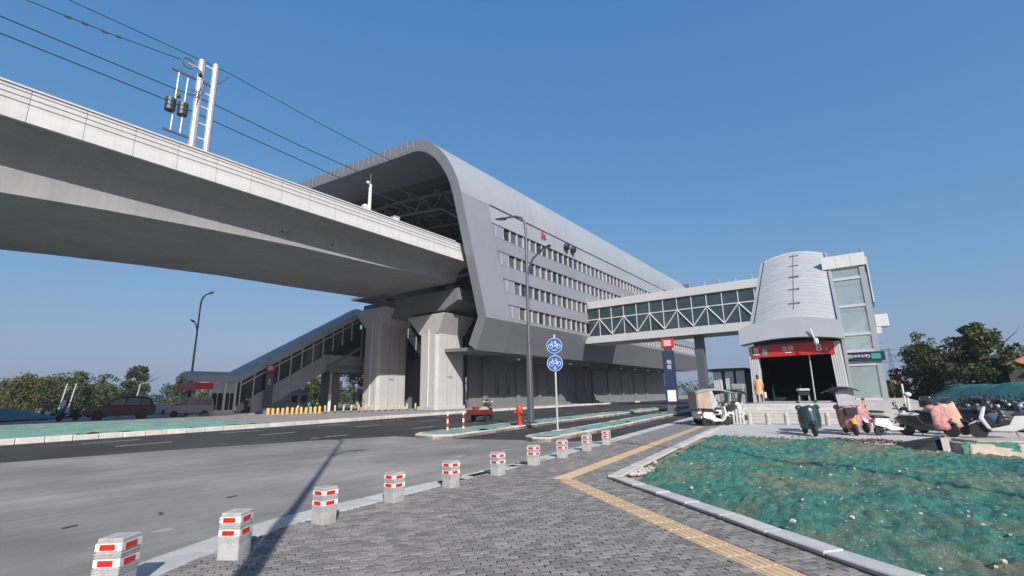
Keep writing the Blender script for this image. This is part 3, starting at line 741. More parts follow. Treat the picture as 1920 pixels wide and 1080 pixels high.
# seams on the front face of the portal
for i in range(3, n_ - 1):
    pass
for i in range(26):
    k = i / 25; y = 39.5 + k * 26; z = np.interp(y, [40.2, 52, 66], [31.8, 32.5, 33.3])
    MB().box(E_(z) - .06, E_(z) - .025, y - .02, y + .02, z - 1.22, z).build('portal_seam', 'alu_light', st)
# interior: dark lining, platform, roof trusses
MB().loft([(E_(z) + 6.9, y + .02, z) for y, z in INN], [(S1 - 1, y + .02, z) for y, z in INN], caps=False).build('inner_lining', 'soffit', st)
MB().box(46, S1, 38, 66, 17.3, 17.7).build('platform_slab', 'wallgrey', st)
MB().box(44, S1, 37.5, 39.5, 17.7, 18.7).build('platform_wall', 'wallgrey', st)
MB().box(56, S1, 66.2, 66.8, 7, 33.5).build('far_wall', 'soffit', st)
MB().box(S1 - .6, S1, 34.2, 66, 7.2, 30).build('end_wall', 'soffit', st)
for s in (44.5, 51, 58, 66):
    tr = MB()
    tr.tube([(s, 36.2, 19.5), (s, 36.6, 25), (s, 41, 29.2), (s, 52, 30.4), (s, 65, 31)], .28, 6)
    tr.tube([(s, 37.4, 22.5), (s, 44, 27.2), (s, 52, 28.2), (s, 65, 28.6)], .2, 6)
    for k in range(6): tr.cyl((s, 42 + k * 4, 27.0 + k * .3), (s, 44 + k * 4, 29.6 + k * .2), .12, n=5); tr.cyl((s, 44 + k * 4, 29.6 + k * .2), (s, 46 + k * 4, 27.4 + k * .2), .12, n=5)
    tr.build('roof_truss', 'wallgrey', st)
for y, z in ((42, 28.2), (47, 28.6), (52, 28.9), (58, 29.1)):
    MB().cyl((41, y, z), (S1 - 2, y, z), .16, n=6).build('purlin', 'wallgrey', st)
# outer skin of the long side, panel by panel
def wst(z): return E_(z) + 4.95
BT = [22.35, 19.05, 15.75, 12.6]; BHH = 1.68
MB().add([(E_(7.0), 36.5, 7.0), (E_(10.5), 34, 10.5), (wst(10.5), 34, 10.5), (wst(7.0), 36.5, 7.0)], [(0, 3, 2, 1)]).build('end_skirt_panel', 'alu', st)
zz = [10.5] + sum([[BT[k] - BHH, BT[k]] for k in (3, 2, 1, 0)], [])
ep = MB()
pts_l = [(E_(z), 34, z) for z in (10.5, 16, 22.35)]; pts_r = [(wst(z) - .012, 34, z) for z in (22.35, 16, 10.5)]
ep.loft([(a, b_ + .0, c_) for a, b_, c_ in pts_l + pts_r], [(a, b_ + .3, c_) for a, b_, c_ in pts_l + pts_r]); ep.build('end_panel', 'alu', st)
def cladrow(name, z0, z1, mat, step, y=34.0, y1=None, end=S1):
    """a row of cladding panels between two heights, the first one cut to the slant"""
    x = math.floor(wst(z1)) + 0.0; first = True
    joined = MB()
    while x < end:
        a0, a1 = (wst(z0), wst(z1)) if first else (x, x); b_ = x + step
        if first and b_ < max(a0, a1) + .5: x += step; continue
        ya, yb = (y, y) if y1 is None else (y, y1)
        P = [(a0 + .008, ya, z0 + .008), (b_ - .008, ya, z0 + .008), (b_ - .008, yb, z1 - .008), (a1 + .008, yb, z1 - .008)]
        tgt = joined if x > 86 else MB()
        tgt.loft(P, [(p[0], p[1] + .1, p[2]) for p in P])
        if x <= 86: tgt.build(name, mat, st)
        first = False; x += step
    if joined.v: tag(joined.build(name + '_run', mat, st), kind='stuff')
for k in range(4):
    z1 = BT[k] - BHH; z0 = BT[k + 1] if k < 3 else 10.5
    cladrow('spandrel_panel', z0, z1, 'alu', 3.0)
    ln = MB()
    for q in range(0, 160): ln.box(wst(z1) + .3 + q * .6, wst(z1) + .315 + q * .6, 33.985, 34.0, z0 + .02, z1 - .02)
    tag(ln.build('spandrel_ribs', 'alu', st), kind='stuff')
cladrow('upper_panel', 22.35, 24.4, 'alu_light', 2.4)
# skirt: leans inwards below the lowest spandrel
x = wst(8.7); first = True
for k in range(30):
    a, b_ = x + k * 3.0, x + k * 3.0 + 3.0
    if a > S1: break
    MB().loft([(a + (1.1 if not k else .006), 36.5, 7.0), (b_ - .006, 36.5, 7.0), (b_ - .006, 34.0, 10.5), (a + .006 + (-.55 if not k else 0), 34.0, 10.5)], [(a + (1.1 if not k else .006), 36.58, 7.06), (b_ - .006, 36.58, 7.06), (b_ - .006, 34.08, 10.56), (a - .0, 34.08, 10.56)]).build('skirt_panel', 'alu', st)
# curved eaves and roof, ribs
for k in range(0, 16):
    a, b_ = 41.5 + k * 5.5, 41.5 + k * 5.5 + 5.5
    P = OUT[2:]
    mb = MB(); m_ = len(P)
    for i, (y, z) in enumerate(P):
        a2 = a if k else E_(z) + .05
        mb.v += [(a2 + (.01 if k else 0), y, z), (b_ - .01, y, z), (b_ - .01, y + .1, z - .12), (a2 + (.01 if k else 0), y + .1, z - .12)]
    for i in range(m_ - 1):
        q, w = i * 4, i * 4 + 4
        mb.f += [(q, q + 1, w + 1, w), (q + 1, q + 2, w + 2, w + 1), (q + 2, q + 3, w + 3, w + 2), (q + 3, q, w, w + 3)]
    mb.f += [(0, 1, 2, 3), tuple((m_ - 1) * 4 + j for j in range(4))]
    mb.build('roof_sheet', 'alu_light', st, smooth=30)
MB().prism_x([(33.93, 24.38), (34.05, 24.38), (34.05, 24.5), (33.93, 24.5)], wst(24), S1).build('eaves_line', 'steel_dark', st)
rr = MB()
for k in range(52):
    a = 45.5 + k * 1.6
    for (y, z), (y2, z2) in zip(OUT[2:10], OUT[3:11]):
        rr.add([(a, y - .03, z + .02), (a + .03, y - .03, z + .02), (a + .03, y2 - .03, z2 + .02), (a, y2 - .03, z2 + .02)], [(0, 1, 2, 3)])
tag(rr.build('standing_seam', 'alu_light', st), kind='stuff')
# windows: recessed panes, mullions
pane = {}
for key, mat in (('d', 'glass_dark'), ('c', 'glass_curtain')):
    pane[key] = MB().box(0, 1.42, .0, .04, 0, BHH - .1).mesh('window_pane', mat)
mul = MB().box(0, .05, 0, .3, 0, BHH - .1).mesh('mullion', 'frame_white')
pane_run, mul_run = MB(), MB()
for bi, zt in enumerate(BT):
    z0 = zt - BHH + .05
    MB().loft([(wst(z0) - .0, 34.34, z0), (S1, 34.34, z0), (S1, 34.34, zt), (wst(zt), 34.34, zt)], [(wst(z0) - .0, 34.38, z0), (S1, 34.38, z0), (S1, 34.38, zt), (wst(zt), 34.38, zt)]).build('window_back', 'interior', st)
    x = wst(z0) + .25; k = 0
    MB().loft([(wst(z0), 34.0, z0), (wst(zt), 34.0, zt), (wst(zt), 34.34, zt), (wst(z0), 34.34, z0)], [(wst(z0) - .06, 34.0, z0), (wst(zt) - .06, 34.0, zt), (wst(zt) - .06, 34.34, zt), (wst(z0) - .06, 34.34, z0)]).build('window_jamb', 'alu_light', st)
    MB().box(wst(zt), S1, 33.97, 34.3, zt - .07, zt - .012).build('window_head', 'alu_dark', st)
    MB().box(wst(z0), S1, 33.96, 34.3, z0 - .055, z0 - .02).build('window_sill', 'alu_light', st)
    while x < S1 - 2:
        w = 'c' if rnd.random() < .6 else 'd'
        if x < 82:
            inst('window_pane', pane[w], st, (x + .065, 34.27 + rnd.uniform(-.04, .02), z0)); inst('mullion', mul, st, (x, 34.02, z0))
        else:
            pane_run.box(x + .08, x + 1.5, 34.27, 34.3, z0, zt - .1); mul_run.box(x, x + .05, 34.02, 34.3, z0, zt - .1)
        x += 1.5
tag(pane_run.build('window_pane_run', 'glass_curtain', st), kind='stuff'); tag(mul_run.build('mullion_run', 'frame_white', st), kind='stuff')
# red lettering board and two lamps on the eaves, half covered in the picture
sg = thing('facade_sign', 'small red channel sign fixed on the upper cladding of the station', 'sign', (54.5, 33.9, 23.6))
MB().box(54.0, 54.2, 33.72, 33.86, 23.2, 24.2).box(54.6, 54.8, 33.72, 33.86, 23.2, 23.9).box(54.2, 54.6, 33.72, 33.86, 23.55, 23.75).build('red_bar', 'red_sign', sg)
MB().box(53.8, 55.4, 33.86, 33.99, 23.4, 23.5).build('rail', 'galv', sg)
for x in (60.6, 62.6):
    fl = thing('floodlight', 'black round floodlight on the station eaves, %s of the pair' % ('nearer' if x < 61 else 'farther'), 'floodlight', (x, 33.9, 23.4))
    MB().ell((x, 33.55, 23.6), (.62, .35, .62), 12, 8).build('lamp_body', 'black', fl, smooth=60); MB().box(x - .1, x + .1, 33.6, 34.0, 22.9, 23.1).build('bracket', 'steel_dark', fl)
# ground floor: set-back wall, soffit, ribs, slot windows
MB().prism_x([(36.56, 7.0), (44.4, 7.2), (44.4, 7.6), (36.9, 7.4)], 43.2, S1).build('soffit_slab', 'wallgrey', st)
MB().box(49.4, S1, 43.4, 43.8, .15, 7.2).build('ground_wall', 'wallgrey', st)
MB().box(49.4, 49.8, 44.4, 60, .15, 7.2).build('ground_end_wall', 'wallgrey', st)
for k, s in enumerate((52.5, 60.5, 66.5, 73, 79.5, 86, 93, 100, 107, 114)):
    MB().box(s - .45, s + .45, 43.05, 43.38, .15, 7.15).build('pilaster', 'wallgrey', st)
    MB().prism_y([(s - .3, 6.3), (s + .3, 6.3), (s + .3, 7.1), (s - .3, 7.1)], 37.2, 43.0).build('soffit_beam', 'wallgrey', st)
for s in (55.6, 58.2, 63.4, 70, 76.5, 83, 90, 97, 104):
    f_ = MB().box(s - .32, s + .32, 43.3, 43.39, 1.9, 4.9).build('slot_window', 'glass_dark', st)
    MB().box(s - .4, s - .325, 43.26, 43.39, 1.85, 4.95).box(s + .325, s + .4, 43.26, 43.39, 1.85, 4.95).build('slot_frame', 'alu_dark', f_)
for a, b_ in ((52.0, 62.5), (68, 78), (80, 92)):
    MB().box(a, b_, 42.7, 43.0, .15, .5).build('plinth', 'wallgrey', st)
for k in range(6):
    MB().box(60 + k * 9, 60.4 + k * 9, 40.5, 40.8, 6.0, 6.9).build('hanging_lamp', 'black', st)

# ================================================================== CATENARY AND SMALL POSTS ON THE DECK
cm = thing('catenary_mast', 'white twin pole catenary mast with balance weights on the viaduct', 'mast', (13, 41, 17.9))
MB().cyl((13.0, 41, 17.9), (12.85, 41, 29.5), .27, .25, 12).build('pole', 'galv', cm, smooth=40)
MB().cyl((14.05, 41, 17.9), (13.9, 41, 29.7), .27, .25, 12).build('pole', 'galv', cm, smooth=40)
for z in (21.2, 22.6, 23.9, 25.4, 26.7, 29.2): MB().box(12.9, 14.0, 40.94, 41.06, z - .08, z + .08).build('cross_bar', 'galv', cm)
for z0, z1, x0 in ((22.4, 27.6, 11.4), (22.4, 27.4, 12.05)): MB().cyl((x0, 41, z0), (x0 + .0, 41, z1), .06, n=6).build('guide_rod', 'white_metal', cm)
MB().box(10.9, 14.0, 40.93, 41.07, 27.55, 27.72).build('upper_arm', 'lamp_grey', cm); MB().box(10.9, 13.0, 40.93, 41.07, 22.25, 22.4).build('lower_arm', 'lamp_grey', cm)
for x in (11.15, 12.0):
    w = MB()
    for k in range(3): w.cyl((x, 41, 24.0 + k * .36), (x, 41, 24.3 + k * .36), .36, n=12)
    w.build('balance_weight', 'steel_dark', cm)
MB().ell((11.6, 41, 25.5), (.16, .16, .2)).build('weight_hook', 'steel_dark', cm)
def ring(mb, c, r, rr, axis='y', n=18):
    mb.tube([(c[0] + r * math.cos(a), c[1], c[2] + r * math.sin(a)) for a in [2 * math.pi * k / n for k in range(n + 1)]], rr, 5); return mb
ring(MB(), (11.9, 41, 28.7), .42, .06).build('pulley', 'lamp_grey', cm); MB().cyl((11.9, 41, 28.7), (12.7, 41, 28.7), .08, n=6).build('pulley_arm', 'galv', cm)
MB().cyl((12.75, 40.6, 27.9), (12.7, 41.2, 28.9), .16, n=8).build('insulator', 'lamp_grey', cm)
MB().tube([(14.0, 41, 27.9), (14.5, 41, 28.4), (15.0, 41, 29.3)], .05, 5).build('stay', 'lamp_grey', cm)
tw = MB()
for k in range(7): tw.tube([(12.5 + rnd.uniform(-.3, .3), 40.7, 25.6 + rnd.uniform(-.6, .8)), (12.9, 40.68, 26.4 + rnd.uniform(-.5, .5)), (13.2 + rnd.uniform(-.2, .2), 40.7, 26.9 + rnd.uniform(-.5, .5))], .03, 4)
tw.build('cable_bundle', 'lamp_grey', cm)
def wire(label, pts, r=.035):
    o = MB().tube(pts, r, 5).build('overhead_wire', 'wire'); return tag(o, label, 'wire', 'overhead wires')
wire('topmost overhead wire passing the tip of the mast', [(-30, 41, 29.1), (-10, 41, 29.0), (4.5, 41, 29.16), (12.2, 41, 29.5), (14.9, 41, 29.6), (24, 41, 29.0), (33, 41, 28.65), (60, 41, 28.6)])
o2 = wire('overhead wire with insulators ending at the mast pulley', [(-30, 41, 27.0), (2.6, 41, 27.69), (6.7, 41, 28.05), (11.5, 41, 28.75)])
for x, z in ((4.6, 27.87), (5.5, 27.95), (6.6, 28.04), (7.4, 28.16)): MB().cyl((x - .16, 41, z), (x + .16, 41, z + .015), .11, n=8).build('insulator', 'lamp_grey', o2)
wire('upper of the two parallel contact wires running into the station', [(-30, 41, 25.4), (1.7, 41, 25.77), (11.2, 41, 25.98), (14.1, 41, 26.1), (22, 41, 25.7), (29.8, 41, 25.57), (60, 41, 25.4)], .045)
wire('lowest overhead wire above the parapet running into the station', [(-30, 41, 24.5), (1.8, 41, 24.62), (10.9, 41, 24.75), (14, 41, 24.6), (27.9, 41, 23.95), (60, 41, 23.6)], .045)
dp = thing('signal_post', 'slim white post with a small camera behind the parapet', 'post', (28, 38, 17.9))
MB().cyl((28, 38, 17.9), (28, 38, 23.0), .2, .16, 10).build('post', 'white_metal', dp, smooth=40); MB().cyl((28, 38, 23.0), (28, 38, 24.2), .03, n=5).build('lightning_rod', 'lamp_grey', dp)
MB().ell((27.55, 37.8, 23.0), (.22, .16, .18)).build('camera', 'white_metal', dp, smooth=60); MB().box(27.2, 27.75, 37.7, 38.2, 17.9, 20.6).build('cabinet', 'white_metal', dp, bevel=.03)
db = thing('deck_cabinet', 'small white cabinet behind the parapet near the portal', 'cabinet', (31.3, 38, 17.9))
MB().box(31.0, 31.7, 37.7, 38.3, 17.9, 20.4).build('body', 'white_metal', db, bevel=.04); MB().box(30.97, 31.73, 37.66, 38.34, 20.4, 20.5).build('lid', 'galv', db)

# ================================================================== STAIR HALL ACROSS THE ROAD (near face y = 56.5)
sa_ = thing('stair_hall', 'grey clad station stair hall with slanted windows rising to the right across the road', 'stair hall', (28, 58.5, .15))
Y0, Y1 = 56.5, 60.8; K = .59
X0, XK, XE = 21.3, 25.5, 36.2
def lo(x, z, x0=XK): return z + max(0, x - x0) * K
# roof: level canopy then rising barrel
def barrel(x, t):
    u = (t - (Y0 + Y1) / 2) / ((Y1 - Y0) / 2); return .55 * (1 - u * u)
tt = [Y0 - .15 + (Y1 - Y0 + .3) * k / 8 for k in range(9)]
def roofpart(name, xa, xb, mat):
    mb = MB()
    for x in (xa, xb):
        for t in tt: mb.v.append((x, t, lo(x, 4.35) + max(0, barrel(x, t))))
        for t in tt: mb.v.append((x, t, lo(x, 4.25) + max(0, barrel(x, t))))
    for k in range(8): mb.f += [(k, k + 1, 18 + k + 1, 18 + k), (9 + k, 27 + k, 27 + k + 1, 9 + k + 1)]
    mb.f += [(0, 18, 27, 9), (8, 17, 35, 26), tuple(range(9)) + tuple(range(17, 8, -1)), tuple(range(18, 27)) + tuple(range(35, 26, -1))]
    mb.build(name, mat, sa_, smooth=35)
roofpart('canopy_roof', X0, XK - .01, 'roofsheet')
xs_ = [XK + k * 1.07 for k in range(16)]
for a, b_ in zip(xs_, xs_[1:]): roofpart('roof_sheet', a + .012, b_ - .012, 'roofsheet')
XT = xs_[-1]
# fascia along the near side
MB().box(X0, XK, Y0 - .2, Y0 - .02, 3.68, 4.42).build('fascia', 'alu_light', sa_)
MB().loft([(XK + .01, Y0 - .2, 3.68), (XT, Y0 - .2, lo(XT, 3.68)), (XT, Y0 - .2, lo(XT, 4.42)), (XK + .01, Y0 - .2, 4.42)], [(XK + .01, Y0 - .02, 3.68), (XT, Y0 - .02, lo(XT, 3.68)), (XT, Y0 - .02, lo(XT, 4.42)), (XK + .01, Y0 - .02, 4.42)]).build('sloping_fascia', 'alu_light', sa_)
fs = MB()
for k in range(12): x = XK + 1.1 + k * 1.2; fs.add([(x, Y0 - .205, lo(x, 3.68)), (x + .03, Y0 - .205, lo(x, 3.69)), (x + .03, Y0 - .205, lo(x, 4.42)), (x, Y0 - .205, lo(x, 4.42))], [(0, 1, 2, 3)])
tag(fs.build('fascia_joint', 'alu_dark', sa_), kind='stuff')
# lower side panels, one by one, two rows
def ptop(x): return 1.15 + (x - XK) * K
k = 0; x = XK + .05
while x < XE - .1:
    b_ = min(x + 1.5, XE)
    for (d0, d1) in ((0, .95), (.96, 2.25)):
        zt0, zt1 = ptop(x) - d0, ptop(b_) - d0; zb0, zb1 = max(.2, ptop(x) - d1), max(.2, ptop(b_) - d1)
        if zt0 - zb0 < .15: continue
        P = [(x + .012, Y0 - .06, zb0), (b_ - .012, Y0 - .06, zb1), (b_ - .012, Y0 - .06, zt1), (x + .012, Y0 - .06, zt0)]
        MB().loft(P, [(p[0], p[1] + .1, p[2]) for p in P]).build('side_panel', 'alu', sa_)
    x += 1.5
# windows between panel and fascia
x = XK + .35
while x < XT - 1:
    b_ = x + 1.28
    z00, z01 = max(ptop(x) + .12, .9), max(ptop(b_) + .12, .9); z10, z11 = lo(x, 3.68) - .55, lo(b_, 3.68) - .55
    w = MB().loft([(x, Y0 + .02, z00), (b_, Y0 + .02, z01), (b_, Y0 + .02, z11), (x, Y0 + .02, z10)], [(x, Y0 + .06, z00), (b_, Y0 + .06, z01), (b_, Y0 + .06, z11), (x, Y0 + .06, z10)]).build('window', 'glass_dark', sa_)
    MB().box(x - .1, x, Y0 - .07, Y0 + .08, z00 - .2, z10 + .5).build('mullion', 'frame_white', w)
    MB().loft([(x, Y0 - .05, z10), (b_, Y0 - .05, z11), (b_, Y0 - .05, z11 + .12), (x, Y0 - .05, z10 + .12)], [(x, Y0 + .05, z10), (b_, Y0 + .05, z11), (b_, Y0 + .05, z11 + .12), (x, Y0 + .05, z10 + .12)]).build('transom', 'frame_white', w)
    x += 1.4
MB().loft([(XK, Y0 + .1, lo(XK, 2.6)), (XT, Y0 + .1, lo(XT, 2.6)), (XT, Y0 + .1, lo(XT, 4.2)), (XK, Y0 + .1, 4.2)], [(XK, Y0 + .2, lo(XK, 2.6)), (XT, Y0 + .2, lo(XT, 2.6)), (XT, Y0 + .2, lo(XT, 4.2)), (XK, Y0 + .2, 4.2)]).build('upper_lining', 'interior', sa_)
MB().loft([(XK, Y1, .2), (XE, Y1, lo(XE, -1.1)), (XT, Y1, lo(XT, -1.1)), (XT, Y1, lo(XT, 4.2)), (XK, Y1, 4.2)], [(XK, Y1 + .1, .2), (XE, Y1 + .1, lo(XE, -1.1)), (XT, Y1 + .1, lo(XT, -1.1)), (XT, Y1 + .1, lo(XT, 4.2)), (XK, Y1 + .1, 4.2)]).build('back_wall', 'alu_dark', sa_)
MB().loft([(27.4, Y0 + .1, .1), (XT, Y0 + .1, lo(XT, -1.1)), (XT, Y0 + .1, lo(XT, -.7)), (26.6, Y0 + .1, .1)], [(27.4, Y1, .1), (XT, Y1, lo(XT, -1.1)), (XT, Y1, lo(XT, -.7)), (26.6, Y1, .1)]).build('stair_slab', 'wallgrey', sa_)
# entrance end
for x in (21.5, 22.8, 24.2, 25.3): MB().box(x - .12, x + .12, Y0 - .05, Y0 + .2, .15, 3.7).build('column', 'frame_white', sa_)
for y in (Y1 - .15,): MB().box(21.4, 21.64, y - .12, y + .12, .15, 3.7).build('column', 'frame_white', sa_)
for x0, x1 in ((22.95, 24.05), (24.35, 25.2)):
    w = MB().box(x0, x1, Y0 + .05, Y0 + .09, .7, 2.5).build('window', 'glass_dark', sa_); MB().box((x0 + x1) / 2 - .03, (x0 + x1) / 2 + .03, Y0 - .0, Y0 + .05, .7, 3.0).build('mullion', 'frame_white', w)
MB().box(22.9, 25.4, Y0 - .02, Y0 + .15, .15, .68).build('base_wall', 'white_metal', sa_); MB().box(22.9, 25.4, Y0 + .02, Y0 + .1, 2.52, 3.66).build('transom_panel', 'alu_light', sa_)
fa = [(Y0 - .2 + (Y1 - Y0 + .4) * k / 10) for k in range(11)]
MB().loft([(X0 - .3, t, 3.62 + .3 * (1 - ((k - 5) / 5) ** 2)) for k, t in enumerate(fa)] + [(X0 - .3, t, 4.3 + .55 * (1 - ((k - 5) / 5) ** 2)) for k, t in reversed(list(enumerate(fa)))],
          [(X0 + .05, t, 3.62 + .3 * (1 - ((k - 5) / 5) ** 2)) for k, t in enumerate(fa)] + [(X0 + .05, t, 4.3 + .55 * (1 - ((k - 5) / 5) ** 2)) for k, t in reversed(list(enumerate(fa)))]).build('front_fascia', 'alu_light', sa_)
MB().box(X0 - .1, X0 + .1, Y0 - .1, Y1, 2.85, 3.66).build('sign_board', 'red_sign', sa_)
MB().box(X0 + .1, X0 + 1.6, Y0 - .16, Y0 - .04, 2.9, 3.6).build('sign_return', 'red_sign', sa_)
MB().box(X0 - .5, XK + 2, Y0 - .3, Y1 + .4, .151, .32).build('platform', 'kerb_light', sa_)
fl = thing('floodlight', 'small white floodlight on the front corner of the far stair hall', 'floodlight', (20.9, 58.5, 3.9))
MB().ell((20.7, 59.6, 4.1), (.28, .24, .3)).build('lamp_body', 'white_metal', fl, smooth=60); MB().cyl((20.75, 59.6, 4.0), (21.1, 59.6, 4.1), .04, n=5).build('bracket', 'galv', fl)
# link corridor from the stair hall to the concourse, with its columns
lk = thing('link_corridor', 'shaded grey corridor on columns joining stair hall and station', 'corridor', (45, 58, 5))
MB().prism_y([(36.3, 5.7), (37.0, 5.1), (66, 5.1), (66, 6.1), (36.3, 6.1)], 56.7, 61.2).build('floor_beam', 'wallgrey', lk, bevel=.05)
MB().box(36.4, 66, 56.75, 56.9, 6.1, 7.4).build('side_panel', 'alu', lk); MB().box(41.5, 66, 61.0, 61.15, 6.1, 12.0).build('far_wall', 'alu_dark', lk)
MB().box(41.6, 66, 56.7, 61.2, 12.6, 13.2).build('roof', 'alu_light', lk)
for k in range(14):
    x = 41.7 + k * 1.7; MB().box(x, x + .1, 56.76, 56.88, 7.4, 12.6).build('mullion', 'frame_white', lk); MB().box(x + .1, x + 1.7, 56.8, 56.84, 7.4, 12.6).build('window', 'glass_dark', lk)
for x, w in ((38.6, 1.7), (45.2, 1.0), (54, 1.4)):
    MB().prism_z([(x - w / 2, 58), (x + w / 2, 58), (x + w / 2, 60), (x - w / 2, 60)], .15, 5.1).build('column', 'wallgrey', lk, bevel=.08)
MB().cyl((37.1, 56.6, .15), (37.1, 56.6, 5.1), .09, n=8).build('down_pipe', 'galv', lk)
MB().cyl((36.3, 55.4, .15), (36.3, 55.4, 2.3), .2, n=10).build('bollard_pipe', 'white_metal', lk)
du = thing('air_duct', 'silver bent air duct hanging under the link corridor', 'duct', (44, 56, 5))
MB().tube([(42.4, 56.2, 5.6), (43.6, 56.2, 5.8), (44.2, 56.2, 5.4), (44.3, 56.2, 4.5)], [.25, .3, .32, .28], 8).build('duct', 'galv', du, smooth=50)
MB().tube([(38.5, 56.3, 5.3), (43, 56.3, 5.45)], .08, 6).build('pipe', 'galv', du)

# ================================================================== ENTRANCE HALL B (front x = 32)
hb = thing('entrance_hall', 'station entrance hall with inclined ribbed barrel roof and red sign band', 'entrance hall', (34, 3.4, .97))
SL = math.tan(R(30)); TL, TR = 5.62, 1.18; TM = (TL + TR) / 2; HW = (TL - TR) / 2
def hz(x): return 5.28 + (x - 32.0) * SL
def arch(t, rise=.5): u = (t - TM) / HW; return rise * max(0, 1 - u * u)
SH = .035
def sx_(x): return SH * (x - 44.0)         # the hall's axis turns slightly towards the plaza
ta = [TR + .12 + (TL - TR - .24) * k / 12 for k in range(13)]
NS = 22; st0, st1 = 31.9, 43.9
for k in range(NS):     # roof sheets, each lapping the next
    a, b_ = st0 + (st1 - st0) * k / NS, st0 + (st1 - st0) * (k + 1) / NS
    mb = MB(); n_ = 13
    for x, dz in ((a, .045), (b_ + .02, .0)):
        mb.v += [(x, t + sx_(x), hz(x) + arch(t) + dz) for t in ta]; mb.v += [(x, t + sx_(x), hz(x) + arch(t) + dz - .05) for t in ta]
    for j in range(12): mb.f += [(j, j + 1, 26 + j + 1, 26 + j), (13 + j, 39 + j, 39 + j + 1, 13 + j + 1)]
    mb.f += [tuple(range(13)) + tuple(range(25, 12, -1)), tuple(range(26, 39)) + tuple(range(51, 38, -1)), (0, 26, 39, 13), (12, 25, 51, 38)]
    mb.build('roof_sheet', 'roofsheet', hb, smooth=30)
MB().cyl((33.1, TM - .1 + sx_(33.1), hz(33.1) + .56), (43.6, TM - .1, hz(43.6) + .56), .014, n=5).build('roof_rail', 'alu_dark', hb)
for k in range(5):
    x = 33.9 + k * 2.25; TMx = TM + sx_(x); MB().box(x - .03, x + .03, TMx - .42, TMx + .2, hz(x) + .56, hz(x) + .61).box(x - .03, x + .12, TMx - .42, TMx - .37, hz(x) + .54, hz(x) + .64).build('roof_clip', 'lamp_grey', hb)
def sheared(A, B, name, mat):
    MB().loft([(x, y + sx_(x), z) for x, y, z in A], [(x, y + sx_(x), z) for x, y, z in B]).build(name, mat, hb)
for y, s in ((TL, 1), (TR, -1)):
    def bar(y0, y1, z0, z1, name, mat):
        sheared([(31.8, y0, hz(31.8) + z0), (44.1, y0, hz(44.1) + z0), (44.1, y1, hz(44.1) + z0), (31.8, y1, hz(31.8) + z0)], [(31.8, y0, hz(31.8) + z1), (44.1, y0, hz(44.1) + z1), (44.1, y1, hz(44.1) + z1), (31.8, y1, hz(31.8) + z1)], name, mat)
    bar(y - s * .12, y - s * .03, -.12, .02, 'gutter', 'steel_dark'); bar(y - s * .03, y + s * .16, -.5, .06, 'edge_trim', 'alu_light')
    W_ = [(32.6, .97), (44, .97), (48, .97), (48, hz(44.1) - .4), (44, hz(44.1) - .4), (32.6, hz(32.6) - .4)]
    sheared([(x, y, z) for x, z in W_], [(x, y - s * .08, z) for x, z in W_], 'side_glazing', 'glass_teal')
    for k in range(6):
        x = 33.5 + k * 2.1; MB().box(x, x + .16, y + sx_(x) + s * .012, y + sx_(x) + s * .16, .97, hz(x) - .3).build('side_post', 'alu_light', hb)
rg = [(43.9, t, hz(43.9) + arch(t) + .1) for t in ta]
MB().loft(rg + [(43.9, t, z - .35) for _, t, z in reversed(rg)], [(44.25, t, z) for _, t, z in rg] + [(44.25, t, z - .35) for _, t, z in reversed(rg)]).build('ridge_cap', 'frame_white', hb)
MB().box(43.9, 67, TR, TL, 6.6, 11.9).build('upper_corridor', 'alu_light', hb)
MB().box(31.6, 33, TR - .4, TL + .4, .9705, .985).build('landing_mat', 'wallgrey', hb)
# front canopy fascia, arched
tf = [.62 + (5.82 - .62) * k / 14 for k in range(15)]
def fb(t): u = (t - 3.22) / 2.6; return 4.36 + .26 * max(0, 1 - u * u)
def ft(t): u = (t - 3.22) / 2.6; return 5.36 + .42 * max(0, 1 - u * u)
MB().loft([(31.15, t, fb(t)) for t in tf] + [(31.35, t, ft(t)) for t in reversed(tf)], [(32.5, t, fb(t) + .02) for t in tf] + [(32.6, t, ft(t) + .1) for t in reversed(tf)]).build('canopy_fascia', 'alu_light', hb, smooth=20)
# sign band with lettering
sb = MB().box(31.85, 32.05, 1.16, 5.3, 3.62, 4.32).build('sign_board', 'red_sign', hb)
text_obj('exit_letter', 'B', .56, 'text_white', sb, (31.84, 1.88, 3.98), FACE_NEG_X); text_obj('exit_number', '1', .26, 'text_white', sb, (31.84, 1.52, 3.86), FACE_NEG_X)
text_obj('station_name', '耿镇', .3, 'text_white', sb, (31.84, 3.4, 4.02), FACE_NEG_X)
MB().box(31.835, 31.85, 3.24, 3.56, 3.79, 3.83).build('name_line', 'text_white', sb)
lg = MB()
for k in range(3): lg.box(31.835, 31.85, 4.94, 5.2, 3.92 + k * .1, 3.98 + k * .1)
lg.build('metro_mark', 'text_white', sb); MB().box(31.835, 31.85, 4.92, 5.24, 3.76, 3.81).build('mark_caption', 'text_white', sb)
ge = MB().box(31.835, 31.85, 4.5, 4.74, 3.7, 4.2).build('line_badge', 'green_sign', sb); text_obj('badge_letter', 'N', .3, 'text_white', sb, (31.832, 4.62, 3.95), FACE_NEG_X, .003)
MB().box(32.06, 32.5, 1.3, 5.2, 3.66, 4.5).build('sign_backing', 'steel_dark', hb)
